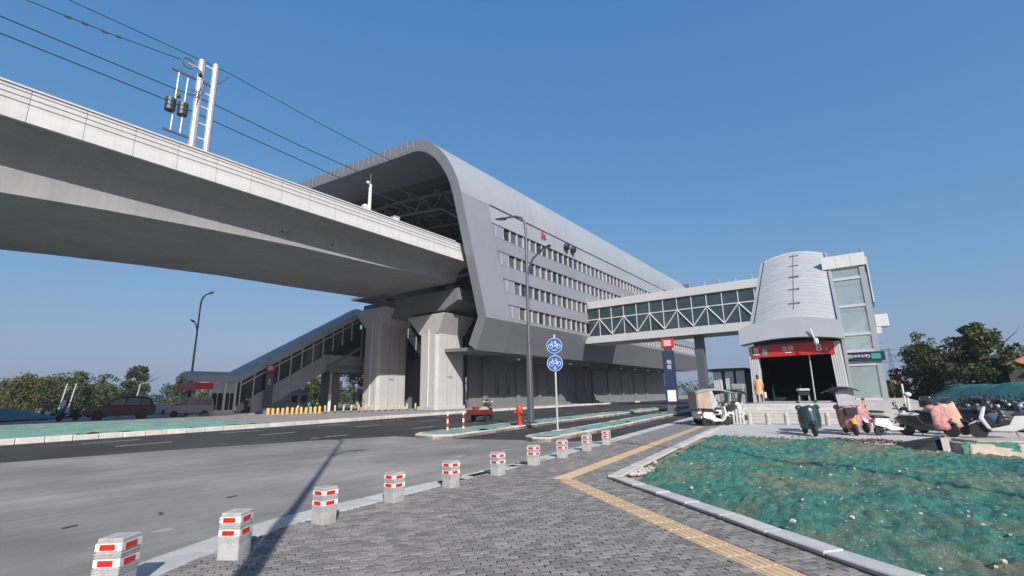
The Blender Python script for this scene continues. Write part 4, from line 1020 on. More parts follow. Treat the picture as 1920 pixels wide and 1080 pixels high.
# fluted clad piers each side of the opening
def fluted(name, t0, t1, lean):
    fl_ = MB(); n_ = 5; w = (t1 - t0) / n_
    for k in range(n_):
        a, b_ = t0 + k * w + .012, t0 + (k + 1) * w - .012
        fl_.loft([(31.95, a + lean, .97), (31.95, b_ + lean, .97), (32.6, b_ + lean, .97), (32.6, a + lean, .97)], [(31.95, a, 4.3), (31.95, b_, 4.3), (32.6, b_, 4.3), (32.6, a, 4.3)])
    fl_.loft([(32.0, t0 + lean, .97), (32.0, t1 + lean, .97), (32.55, t1 + lean, .97), (32.55, t0 + lean, .97)], [(32.0, t0, 4.3), (32.0, t1, 4.3), (32.55, t1, 4.3), (32.55, t0, 4.3)])
    fl_.build(name, 'frame_white', hb)
fluted('front_pier', 5.0, 5.5, .1); fluted('front_pier', .88, 1.4, -.1)
MB().cyl((32.2, 2.45, .97), (32.2, 2.42, 3.64), .035, n=6).build('door_post', 'galv', hb)
MB().box(32.3, 32.36, 1.4, 5.1, .98, 1.06).build('threshold', 'galv', hb)
for y in (1.62, 2.6, 3.2, 4.7): MB().box(33.6, 40, y - .03, y + .03, 1.0, 2.0).build('escalator_panel', 'glass_teal', hb)
MB().prism_y([(33.4, .97), (36, .97), (47, 7.2), (47, 6.6)], TR + .1, TL - .1).build('escalator_incline', 'interior', hb)
# x-ray scanner just inside
xr = thing('baggage_scanner', 'white topped baggage scanner standing inside the entrance', 'scanner', (33.2, 3.0, .97))
MB().box(32.9, 33.5, 2.75, 3.35, 1.35, 1.62).build('housing', 'interior', xr, bevel=.04); MB().box(32.85, 33.55, 2.72, 3.38, 1.62, 1.76).build('top', 'white_metal', xr, bevel=.03)
for x in (32.95, 33.45):
    for y in (2.8, 3.3): MB().box(x - .03, x + .03, y - .03, y + .03, .985, 1.35).build('leg', 'galv', xr)
hl = thing('floodlight', 'white floodlight on a short arm above the letter of the red sign', 'floodlight', (31.2, 1.95, 4.5))
MB().cyl((31.1, 1.95, 4.35), (31.05, 2.1, 5.0), .045, n=6).build('arm', 'white_metal', hl); MB().ell((31.05, 1.9, 4.28), (.13, .13, .2)).build('lamp_body', 'white_metal', hl, smooth=60)
# platform, steps
pf = struct(MB().box(29.95, 46, -2.2, 7.4, .0, .97).build('entrance_platform', 'kerb_light'))
stp = thing('entrance_steps', 'pale stone steps up to the station entrance', 'steps', (29, 3.4, 0))
for k in range(6): MB().box(28.3 + k * .275, 29.949, .95, 5.75, k * .1615 + (.03 if not k else 0), (k + 1) * .1615 - .002).build('step', 'kerb_light', stp, bevel=.012)
for y in (.75, 5.78): MB().prism_y([(28.25, .03), (29.948, .03), (29.948, 1.08), (29.7, 1.08), (28.25, .3)], y, y + .18).build('cheek_wall', 'kerb_light', stp)
# concrete posts in front of the steps
post_me = MB().lathe((0, 0, 0), [(.115, .03), (.115, .5), (.1, .56), (.06, .6)], 12).mesh('short_post', 'granite', smooth=40)
for nm, (x, y) in zip(('leftmost, by the white barrier', 'second from the left', 'middle one', 'fourth from the left, behind the dark scooter', 'rightmost, by the pink scooter'), ((27.1, 5.02), (27.25, 4.22), (27.3, 3.4), (27.3, 2.62), (27.4, 1.72))):
    o = inst('short_post', post_me, None, (x, y, 0)); tag(o, 'short round concrete post before the entrance steps, ' + nm, 'bollard', 'round posts before the entrance steps')
br = thing('slatted_barrier', 'small white slatted barrier left of the entrance steps', 'barrier', (26.9, 5.7, 0))
for k in range(6): MB().box(26.85, 26.95, 5.22 + k * .15, 5.31 + k * .15, .03, .78).build('slat', 'white_metal', br, bevel=.01)
MB().box(26.951, 27.0, 5.2, 6.1, .5, .58).build('rail', 'white_metal', br)
# white fluted support columns and service box left of the hall
cg = thing('service_canopy', 'small dark flat roof on white fluted panels left of the entrance', 'canopy', (34, 7.3, .97))
MB().box(33.0, 36.2, 6.0, 8.3, 2.95, 3.12).build('roof', 'steel_dark', cg, bevel=.02)
for y in (6.12, 6.78, 7.5):
    pn = MB().box(33.16, 33.3, y, y + .5, .97, 2.95).build('panel', 'frame_white', cg)
    for k in range(4): MB().box(33.12, 33.159, y + .02 + k * .125, y + .11 + k * .125, .98, 2.94).build('flute', 'frame_white', pn)
MB().box(35.9, 36.0, 6.1, 8.2, .97, 2.95).build('back_panel', 'alu_dark', cg)
kb = thing('kiosk_box', 'grey metal equipment box beside the entrance pier', 'box', (31.2, 6.2, .97))
MB().box(30.9, 31.6, 5.85, 6.5, .972, 2.1).build('body', 'grey_plastic', kb, bevel=.03); MB().box(30.88, 30.9, 5.9, 6.45, 1.75, 1.8).build('groove', 'lamp_grey', kb)

# ================================================================== LIFT TOWER
lt = thing('lift_tower', 'glass lift tower with white crown beside the entrance hall', 'lift tower', (41.5, .1, .97))
X0L, X1L, YR, YL = 40.0, 43.0, -1.05, 1.2
for x in (X0L, X1L - .2):
    MB().box(x, x + .2, YR, YR + .32, .97, 10.0).build('corner_column', 'alu_light', lt); MB().box(x, x + .2, YL - .18, YL, .97, 10.0).build('corner_column', 'alu_light', lt)
LV = [1.0, 3.3, 4.2, 5.35, 7.3, 9.25, 10.05]
for z in LV:
    MB().box(X0L + .005, X0L + .18, YR + .33, YL - .19, z - .09, z + .09).build('front_beam', 'frame_white', lt); MB().box(X0L + .21, X1L - .21, YR + .02, YR + .16, z - .09, z + .09).build('side_beam', 'frame_white', lt)
    MB().box(X1L - .18, X1L - .02, YR + .33, YL - .19, z - .09, z + .09).build('rear_beam', 'frame_white', lt)
for a, b_ in zip(LV, LV[1:]):
    MB().box(X0L + .06, X0L + .09, YR + .34, YL - .2, a + .1, b_ - .1).build('glass_pane', 'glazing', lt); MB().box(X0L + .22, X1L - .22, YR + .06, YR + .09, a + .1, b_ - .1).build('glass_pane', 'glazing', lt)
    MB().box(X1L - .12, X1L - .09, YR + .34, YL - .2, a + .1, b_ - .1).build('glass_pane', 'glazing', lt)
MB().box(X0L + 1.1, X0L + 2.6, YR + .5, YL - .35, 1.2, 3.2).build('lift_car', 'alu_dark', lt)
for y in (YR + .45, YL - .4): MB().box(X0L + 1.6, X0L + 1.72, y, y + .1, 1, 10).build('guide_rail', 'alu_light', lt)
for k in range(3):
    a = YR - .12 + k * (YL - YR + .3) / 3; MB().box(X0L - .1, X1L + .1, a + .008, a + (YL - YR + .3) / 3 - .008, 10.06, 10.95).build('crown_panel', 'white_paint', lt)
MB().box(X0L - .02, X1L, YR - .2, YR - .13, 7.4, 10.6).build('side_fin', 'white_metal', lt)
MB().box(X0L + .4, X0L + 1.1, YR - .75, YR - .02, 5.75, 6.6).build('air_unit', 'white_paint', lt, bevel=.03); MB().prism_y([(X0L + .4, 5.3), (X0L + .6, 5.3), (X0L + .6, 5.74), (X0L + .4, 5.74)], YR - .3, YR - .02).build('unit_bracket', 'white_metal', lt)
MB().cyl((X0L, YR + .1, 10.95), (X0L, YR + .1, 11.25), .02, n=5).build('lightning_rod', 'lamp_grey', lt)
ls = MB().box(X0L - .16, X0L - .01, YR - .2, YL + .14, 3.5, 4.1).build('sign_board', 'navy', lt)
text_obj('sign_text', '地铁', .3, 'text_white', ls, (X0L - .17, .82, 3.8), FACE_NEG_X, .004); text_obj('sign_text', '无障碍电梯', .2, 'text_white', ls, (X0L - .17, .17, 3.82), FACE_NEG_X, .004)
ring2 = MB(); ring2.tube([(X0L - .17, -.33 + .1 * math.cos(a), 3.8 + .1 * math.sin(a)) for a in [.4 * k for k in range(13)]], .022, 4); ring2.build('wheelchair_mark', 'text_white', ls)
MB().box(X0L - .18, X0L - .162, -1.02, -.52, 3.62, 3.98).build('exit_badge', 'green_sign', ls); MB().box(X0L - .18, X0L - .162, 1.12, 1.3, 3.6, 4.0).build('red_badge', 'red_sign', ls)

# ================================================================== FOOTBRIDGE (x 67..72) OVER THE ROAD
fbg = thing('footbridge', 'covered footbridge with white roof band and dark glazing crossing the road', 'footbridge', (69.5, 18, 9))
MB().box(67, 72, 5.8, 34.6, 9.35, 10.45).build('floor_band', 'frame_white', fbg, bevel=.04)
MB().box(66.8, 72.2, 5.7, 33.9, 14.75, 15.9).build('roof_band', 'frame_white', fbg, bevel=.05)
MB().box(71.4, 71.5, 5.8, 34, 10.45, 14.75).build('far_glazing', 'glass_teal', fbg)
for k in range(14):
    y = 6.0 + k * 2.0
    MB().box(67.1, 67.14, y + .08, y + 1.96, 10.5, 14.7).build('glass_pane', 'glass_teal', fbg); MB().box(67.0, 67.2, y - .04, y + .07, 10.45, 14.75).build('mullion', 'frame_white', fbg)
    if k % 2 == 0: MB().cyl((66.95, y, 10.5), (66.95, y + 2.0, 13.0), .09, n=6).build('brace', 'frame_white', fbg)
    else: MB().cyl((66.95, y + 2, 10.5), (66.95, y, 13.0), .09, n=6).build('brace', 'frame_white', fbg)
MB().box(66.98, 67.09, 5.8, 34, 12.95, 13.1).build('rail_band', 'frame_white', fbg)
for k in range(15): MB().cyl((67.0, 6 + k * 2, 15.9), (67.0, 6 + k * 2, 16.6), .035, n=5).build('guard_post', 'galv', fbg)
MB().cyl((67, 6, 16.55), (67, 34, 16.55), .03, n=5).build('guard_rail', 'galv', fbg)
MB().prism_z([(68.8, 17.6), (69.5, 17.4), (70.2, 17.6), (70.2, 18.6), (69.5, 18.8), (68.8, 18.6)], 0, 9.4).build('column', 'lamp_grey', fbg)

# ================================================================== STREET FURNITURE
# ---- square granite bollards with red and white reflectors
def make_bollard():
    t = thing('stone_bollard', 'x', 'bollard', (0, 0, 0)); w, h = .115, .465
    MB().loft([(-w, -w, 0), (w, -w, 0), (w, w, 0), (-w, w, 0)], [(-w * .96, -w * .96, h), (w * .96, -w * .96, h), (w * .96, w * .96, h), (-w * .96, w * .96, h)]).build('post', 'granite', t, bevel=.008)
    for z in (h - .1, h - .225): MB().box(-w - .001, w + .001, -w - .001, w + .001, z, z + .062).build('reflective_band', 'white_reflect', t)
    for z in (h - .1, h - .225):
        for k in range(4):
            r_ = MB().box(-.075, .055, -w - .005, -w - .0015, z + .008, z + .054).build('red_reflector', 'red_reflect', t); r_.rotation_euler = (0, 0, k * math.pi / 2)
    for z in (h - .128, h - .15, h - .245, h - .265, h - .285):
        MB().box(-w * .99 - .004, w * .99 + .004, -w * .99 - .004, w * .99 + .004, z, z + .009).build('ridge', 'granite', t)
    return t
bol = make_bollard()
blist = [((1.66, 5.6), 35), ((2.72, 5.71), 30), ((4.07, 6.16), 8), ((5.47, 6.4), 4), ((6.88, 6.48), 0), ((8.4, 6.56), 0), ((9.99, 6.71), 2), ((11.5, 6.8), 4), ((13.19, 6.95), 5), ((15.09, 7.21), 6)]
bnm = ('nearest, cut by the bottom edge of the picture', 'second nearest, with a lamp shadow at its foot', 'third nearest', 'fourth nearest', 'fifth nearest, left of the drain grates', 'between the drain grates', 'seventh nearest', 'third farthest', 'second farthest', 'farthest, at the bike lane')
for i, (((x, y), a), nm) in enumerate(zip(blist, bnm)):
    o = bol if i == 0 else copy_tree(bol)
    o.location = (x, y, .02); o.rotation_euler = (rnd.uniform(-.018, .018), rnd.uniform(-.018, .018), R(a + rnd.uniform(-3, 3))); o.scale = (1 + rnd.uniform(-.02, .02), 1, 1 + rnd.uniform(-.015, .02))
    tag(o, 'square granite bollard with red reflectors, ' + nm, 'bollard', 'square bollards along the near pavement')

# ---- yellow posts on the far pavement
yb = thing('yellow_post', 'x', 'bollard', (0, 0, 0))
MB().lathe((0, 0, 0), [(.16, 0), (.16, .62), (.13, .7), (.05, .74)], 9).build('post', 'yellow', yb, smooth=40); MB().cyl((0, 0, .3), (0, 0, .42), .165, n=9).build('band', 'cream', yb)
cb = thing('cream_post', 'x', 'bollard', (0, 0, 0))
MB().lathe((0, 0, 0), [(.11, 0), (.11, .78), (.07, .84)], 9).build('post', 'cream', cb, smooth=40); MB().cyl((0, 0, 0), (0, 0, .14), .15, n=9).build('foot', 'black', cb)
ordn = ('first', 'second', 'third', 'fourth', 'fifth', 'sixth', 'seventh', 'eighth', 'ninth', 'tenth', 'eleventh', 'twelfth', 'thirteenth', 'fourteenth', 'fifteenth', 'sixteenth')
for i in range(12):
    o = yb if i == 0 else copy_tree(yb); k = i / 11; o.location = (26.7 + 4.5 * k, 51.75 - 2.4 * k, .15); o.rotation_euler = (rnd.uniform(-.06, .06), rnd.uniform(-.06, .06), 0); o.scale = (1, 1, 1 + rnd.uniform(-.08, .08))
    tag(o, 'short thick yellow post below the far stair hall, %s from the left' % ordn[i], 'bollard', 'row of yellow posts on the far pavement')
for i in range(16):
    o = cb if i == 0 else copy_tree(cb); k = i / 15; o.location = (31.8 + 12.6 * k ** .9, 49.2 - 2.9 * k, .15) if k < .62 else (31.8 + 12.6 * k ** .9, 47.4 - 8.5 * (k - .62), .15); o.rotation_euler = (rnd.uniform(-.06, .06), rnd.uniform(-.06, .06), 0)
    tag(o, 'thin cream post in the row before the concrete piers, %s from the left' % ordn[i], 'bollard', 'row of cream posts by the piers')

# ---- street lamps
def make_lamp(h=12.3):
    t = thing('street_lamp', 'x', 'street lamp', (0, 0, 0))
    MB().loft([(-.16, -.16, 0), (.16, -.16, 0), (.16, .16, 0), (-.16, .16, 0)], [(-.12, -.12, 4.4), (.12, -.12, 4.4), (.12, .12, 4.4), (-.12, .12, 4.4)]).build('lower_column', 'lamp_grey', t, bevel=.04)
    MB().box(-.3, .3, -.3, .3, 0, .08).build('base_plate', 'steel_dark', t)
    MB().cyl((0, 0, 4.4), (0, 0, h - 1.0), .1, .07, 10).build('pole', 'lamp_grey', t, smooth=40)
    MB().tube([(0, 0, h - 1.1), (0, .06, h - .7), (0, .3, h - .3), (0, .8, h - .08), (0, 1.6, h)], [.085, .08, .075, .065, .06], 8).build('main_arm', 'lamp_grey', t, smooth=50)
    MB().tube([(0, 0, h - 4.1), (0, -.1, h - 3.6), (0, -.45, h - 3.0), (0, -1.1, h - 2.6)], [.07, .065, .06, .05], 8).build('lower_arm', 'lamp_grey', t, smooth=50)
    for nm, y0, y1, z0, z1 in (('main_lamp', 1.5, 2.25, h - .03, h + .08), ('lower_lamp', -1.0, -1.65, h - 2.65, h - 2.4)):
        s = 1 if y1 > y0 else -1
        o = MB().hexa([(-.16, y0, z0 - .07), (.16, y0, z0 - .07), (.16, y1, z1 - .05), (-.16, y1, z1 - .05), (-.1, y0, z0 + .06), (.1, y0, z0 + .06), (.1, y1, z1 + .02), (-.1, y1, z1 + .02)]).build(nm, 'steel_dark', t, bevel=.02)
        MB().hexa([(-.11, y0 + s * .1, z0 - .095), (.11, y0 + s * .1, z0 - .095), (.11, y1 - s * .1, z1 - .085), (-.11, y1 - s * .1, z1 - .085), (-.11, y0 + s * .1, z0 - .06), (.11, y0 + s * .1, z0 - .06), (.11, y1 - s * .1, z1 - .045), (-.11, y1 - s * .1, z1 - .045)]).build('lens', 'clear_sheet', o)
    return t
lp = make_lamp()
for i, (loc, rz, sc_, lab) in enumerate((((22.3, 15.1, .15), 0, 1.0, 'tall grey double arm street lamp on the island in front of the station'),
                                        ((21.4, 58.2, .15), R(184), 1.06, 'tall street lamp with navy lower column behind the parked van'),
                                        ((-.65, .93, .02), R(5), 1.145, 'street lamp beside the viewer whose shadow crosses the junction'),
                                        ((2.9, -10.5, .02), R(-20), 1.05, 'street lamp behind the viewer whose shadow crosses the green net'))):
    o = lp if i == 0 else copy_tree(lp); o.location = loc; o.rotation_euler = (0, 0, rz); o.scale = (sc_ * (.6 if i > 1 else 1), sc_ * (.72 if i > 1 else 1), sc_); tag(o, lab, 'street lamp', 'street lamps')
    if i == 1:
        for c_ in o.children:
            if c_.name.startswith('lower_column'): c_.data = c_.data.copy(); c_.data.materials.clear(); c_.data.materials.append(MAT['navy'])

# ---- round blue cycle signs
rs = thing('cycle_sign', 'two round blue bicycle signs on one slim grey post in the island', 'traffic sign', (18.7, 11.25, .1), rz=R(205))
BASE[rs.name] = Vector((0, 0, 0))     # parts in local coordinates: +x faces the viewer
MB().cyl((0, 0, 0), (0, 0, 4.25), .045, n=8).build('post', 'galv', rs, smooth=40)
def pict(parent, zc, second):
    d = MB().cyl((.05, 0, zc), (.075, 0, zc), .37, n=32).build('sign_face', 'sign_blue', parent, smooth=30)
    w = MB()
    def P(u, v): return (.08, -u, zc + v)
    def rg(u, v, r): w.tube([P(u + r * math.cos(.349 * k), v + r * math.sin(.349 * k)) for k in range(19)], .015, 4)
    def ln(*q): w.tube([P(*k) for k in q], .016, 4)
    w.tube([P(.345 * math.cos(.2094 * k), .345 * math.sin(.2094 * k)) for k in range(31)], .012, 4)
    rg(-.17, -.02, .095); rg(.17, -.02, .095)
    ln((-.17, -.02), (-.07, .12), (.1, .12), (.0, -.02), (-.07, .12)); ln((-.17, -.02), (0, -.02)); ln((.17, -.02), (.09, .18), (.15, .2)); ln((-.1, .18), (-.03, .18)); ln((-.085, .18), (-.065, .12))
    if not second: ln((0, -.12), (0, -.27)); ln((-.07, -.2), (0, -.28), (.07, -.2))
    else: ln((-.12, -.2), (.12, -.2)); ln((-.02, .12), (-.02, .22))
    w.build('pictogram', 'text_white', d)
    MB().box(.01, .05, -.2, .2, zc + .1, zc + .14).box(.01, .05, -.2, .2, zc - .14, zc - .1).build('clamp', 'galv', d)
pict(rs, 2.95, False); pict(rs, 3.74, True)

# ---- metro totems
def make_totem():
    t = thing('metro_totem', 'x', 'totem sign', (0, 0, 0))
    MB().box(-.4, .4, -.15, .15, 0, .7).build('foot', 'lamp_grey', t, bevel=.02); MB().box(-.42, .42, -.16, .16, .7, 4.6).build('body', 'navy', t, bevel=.03)
    MB().box(-.45, .45, -.18, .18, 4.85, 5.5).build('head', 'red_sign', t, bevel=.04); MB().box(-.3, .3, -.12, .12, 4.6, 4.85).build('neck', 'steel_dark', t)
    mk = MB()
    for k in range(3): mk.box(-.25, .25, -.19, -.181, 5.0 + k * .14, 5.07 + k * .14)
    mk.build('metro_mark', 'text_white', t)
    text_obj('label_text', '地', .34, 'text_white', t, (0, -.165, 3.75), FACE_NEG_Y, .004); text_obj('label_text', '铁', .34, 'text_white', t, (0, -.165, 3.38), FACE_NEG_Y, .004)
    return t
tm = make_totem(); MB().box(-.3, .3, -.185, -.162, .95, 1.75).build('notice_sheet', 'white_reflect', tm)
tm.location = (35.6, 11.6, .1); tm.rotation_euler = (0, 0, R(-72)); tag(tm, 'navy metro totem with white notice sheet on the near island', 'totem sign', 'metro totems')
t2 = copy_tree(tm); t2.location = (28.7, 55.95, .15); t2.rotation_euler = (0, 0, R(-30)); tag(t2, 'navy metro totem with red head in front of the far stair hall', 'totem sign', 'metro totems')
for c_ in list(t2.children):
    if c_.name.startswith('notice_sheet'): bpy.data.objects.remove(c_)

# ---- red and white delineator posts, red hydrant
dl = thing('delineator_post', 'x', 'post', (0, 0, 0))
for k in range(5): MB().cyl((0, 0, k * .17), (0, 0, (k + 1) * .17), .048, n=10).build('band', 'white_reflect' if k % 2 == 0 else 'red_reflect', dl, smooth=40)
MB().cyl((0, 0, 0), (0, 0, .03), .12, n=10).build('foot', 'black', dl)
d2 = copy_tree(dl); dl.location = (16.3, 15.6, .15); d2.location = (17.2, 15.45, .15)
tag(dl, 'left of two slim red and white marker posts on the island tip', 'post', 'marker posts'); tag(d2, 'right of two slim red and white marker posts on the island tip', 'post', 'marker posts')
hy = thing('fire_hydrant', 'red fire hydrant standing on the island beside the lamp', 'hydrant', (20.9, 14.85, .15))
MB().lathe((20.9, 14.85, .15), [(.2, 0), (.2, .07), (.13, .09), (.13, .5), (.17, .55), (.17, .9), (.14, .98), (.06, 1.05)], 14).build('barrel', 'hydrant', hy, smooth=40)
for a in (0, 2.1, 4.2): MB().cyl((20.9 + .1 * math.cos(a), 14.85 + .1 * math.sin(a), .8), (20.9 + .27 * math.cos(a), 14.85 + .27 * math.sin(a), .8), .07, n=8).build('outlet', 'hydrant', hy)
MB().box(20.55, 20.75, 14.9, 15.2, .15, .25).build('cap', 'black', hy)

# ================================================================== VEHICLES
def wheel(parent, x, y, z, r, w, tyre='rubber', rim='grey_plastic', spokes=6):
    q = MB().lathe((x, y, z), [(r * .68, -w / 2), (r * .92, -w / 2), (r, -w * .25), (r, w * .25), (r * .92, w / 2), (r * .68, w / 2)], 20, 'y').build('wheel', tyre, parent, smooth=40)
    mb = MB().lathe((x, y, z), [(r * .18, -w * .45), (r * .2, w * .45)], 8, 'y')
    mb.lathe((x, y, z), [(r * .6, -w * .3), (r * .69, -w * .4), (r * .69, w * .4), (r * .6, w * .3)], 18, 'y')
    for k in range(spokes):
        a = 2 * math.pi * k / spokes; mb.cyl((x + r * .15 * math.cos(a), y, z + r * .15 * math.sin(a)), (x + r * .64 * math.cos(a), y, z + r * .64 * math.sin(a)), w * .14, n=4)
    mb.build('rim', rim, q); return q
def hsym(prof, w0, w1, zmid):      # side outline with tumblehome
    return [(x, (w1 + (w0 - w1) * (1 - max(0, min(1, (z - zmid) / .5)))), z) for x, z in prof]
def car(name, label, paint, L, H, body, green, wheels, wr, W=.86, group=None):
    t = thing(name, label, 'car' if 'van' not in name else 'van', (0, 0, 0), group)
    Wl = W
    MB().loft([(x, -Wl, z) for x, z in body], [(x, Wl, z) for x, z in body]).build('body', paint, t, bevel=.07, seg=3, smooth=45)
    gw0, gw1 = Wl - .04, Wl - .2; zb_ = green[0][1]; zt_ = max(z for _, z in green)
    gy = lambda z: gw0 + (gw1 - gw0) * (z - zb_) / (zt_ - zb_)
    MB().loft([(x, -gy(z), z) for x, z in green], [(x, gy(z), z) for x, z in green]).build('cabin', paint, t, bevel=.05, seg=2, smooth=45)
    return t, gy, zb_, zt_
def side_glass(t, gy, polys):
    for P in polys:
        for s in (-1, 1):
            A = [(x, s * (gy(z) + .012), z) for x, z in P]; B = [(x, s * (gy(z) - .03), z) for x, z in P]
            MB().loft(A, B).build('side_window', 'glass_dark', t)
# maroon suv (front towards +x)
suv, gy, zb_, zt_ = car('suv', 'dark maroon suv parked across the road in the shade', 'maroon', 4.7, 1.7, [(-2.3, .42), (-2.36, .75), (-2.3, 1.02), (1.15, 1.02), (2.0, .92), (2.28, .72), (2.34, .45), (2.2, .3), (-2.15, .3)],
                         [(-2.22, 1.0), (1.3, 1.0), (.45, 1.56), (.0, 1.66), (-1.5, 1.66), (-2.0, 1.5)], None, .36)
side_glass(suv, gy, [[(-1.95, 1.06), (-1.35, 1.06), (-1.4, 1.52), (-1.75, 1.46)], [(-1.25, 1.06), (-.35, 1.06), (-.38, 1.56), (-1.3, 1.54)], [(-.25, 1.06), (.95, 1.06), (.4, 1.46), (-.28, 1.56)]])
MB().loft([(1.2, -.7, 1.06), (1.2, .7, 1.06), (.52, .6, 1.54), (.52, -.6, 1.54)], [(1.23, -.7, 1.07), (1.23, .7, 1.07), (.55, .6, 1.55), (.55, -.6, 1.55)]).build('windscreen', 'glass_dark', suv)
for x in (1.42, -1.42):
    for y in (-.8, .8):
        MB().cyl((x, y - .05, .38), (x, y + .05, .38), .43, n=20).build('wheel_arch', 'black', suv); wheel(suv, x, y + (.05 if y > 0 else -.05), .36, .36, .2)
for y in (-.6, .6): MB().ell((2.24, y, .74), (.1, .2, .09)).build('headlight', 'clear_sheet', suv); MB().box(-2.37, -2.3, y - .14, y + .14, .78, .98).build('tail_light', 'red_reflect', suv)
for y in (-.92, .92): MB().ell((.75, y, 1.12), (.1, .08, .07)).build('wing_mirror', 'maroon', suv)
MB().box(2.3, 2.37, -.5, .5, .5, .66).build('grille', 'black', suv); MB().box(-1.6, 1.6, -.87, .87, .28, .36).build('sill', 'black', suv)
for y in (-.64, .64): MB().box(-1.5, .1, y - .02, y + .02, 1.67, 1.71).build('roof_rail', 'black', suv)
suv.location = (15.5, 57.4, .15); suv.rotation_euler = (0, 0, R(165)); suv.scale = (1.13, 1.13, 1.26)
# grey blue minivan
van, gy, zb_, zt_ = car('minivan', 'pale grey blue minivan parked across the road', 'van_paint', 4.1, 1.85, [(-2.0, .4), (-2.05, .9), (-1.98, 1.05), (1.35, 1.05), (1.9, .9), (2.05, .62), (2.05, .35), (-1.95, .33)],
                         [(-2.0, 1.03), (1.45, 1.03), (.75, 1.68), (.35, 1.82), (-1.7, 1.82), (-1.92, 1.6)], None, .3)
side_glass(van, gy, [[(-1.85, 1.1), (-1.0, 1.1), (-1.0, 1.6), (-1.78, 1.58)], [(-.9, 1.1), (.1, 1.1), (.1, 1.62), (-.9, 1.62)], [(.2, 1.1), (1.15, 1.1), (.62, 1.6), (.2, 1.64)]])
MB().loft([(1.4, -.7, 1.1), (1.4, .7, 1.1), (.8, .62, 1.66), (.8, -.62, 1.66)], [(1.43, -.7, 1.11), (1.43, .7, 1.11), (.83, .62, 1.67), (.83, -.62, 1.67)]).build('windscreen', 'glass_teal', van)
for x in (1.25, -1.25):
    for y in (-.8, .8):
        MB().cyl((x, y - .05, .32), (x, y + .05, .32), .37, n=18).build('wheel_arch', 'black', van); wheel(van, x, y + (.05 if y > 0 else -.05), .3, .3, .18)
for y in (-.6, .6): MB().ell((1.98, y, .74), (.09, .18, .1)).build('headlight', 'clear_sheet', van); MB().box(-2.08, -2.0, y - .1, y + .1, .8, 1.05).build('tail_light', 'red_reflect', van)
for y in (-.93, .93): MB().ell((1.1, y, 1.15), (.09, .07, .08)).build('wing_mirror', 'black', van)
MB().box(-1.5, 1.5, -.87, .87, .3, .38).build('sill', 'black', van); MB().box(2.04, 2.09, -.6, .6, .4, .52).build('bumper', 'black', van)
van.location = (21.2, 57.0, .15); van.rotation_euler = (0, 0, R(160)); van.scale = (1.03, 1.03, 1.08)
# white box truck body far behind the van
tk = thing('white_truck', 'white pickup truck with low body parked behind the suv', 'truck', (23.2, 74, .15))
MB().box(21.2, 25.4, 73, 75, .75, 1.55).build('cargo_body', 'white_paint', tk, bevel=.05); MB().prism_y([(19.4, .6), (21.1, .6), (21.1, 2.3), (20.2, 2.3), (19.5, 1.5)], 73.1, 74.9).build('cab', 'white_paint', tk, bevel=.06)
MB().prism_y([(19.7, 1.5), (20.9, 1.5), (20.9, 2.15), (20.25, 2.15)], 73.05, 73.1).build('cab_window', 'glass_dark', tk)
for x in (20.3, 24.4): wheel(tk, x, 73.05, .4, .4, .25)
rk = MB()
for k in range(6): rk.box(21.3 + k * .8, 21.36 + k * .8, 73, 73.06, 1.56, 2.4)
rk.box(21.2, 25.4, 73, 73.05, 2.4, 2.46).build('cargo_rack', 'galv', tk)

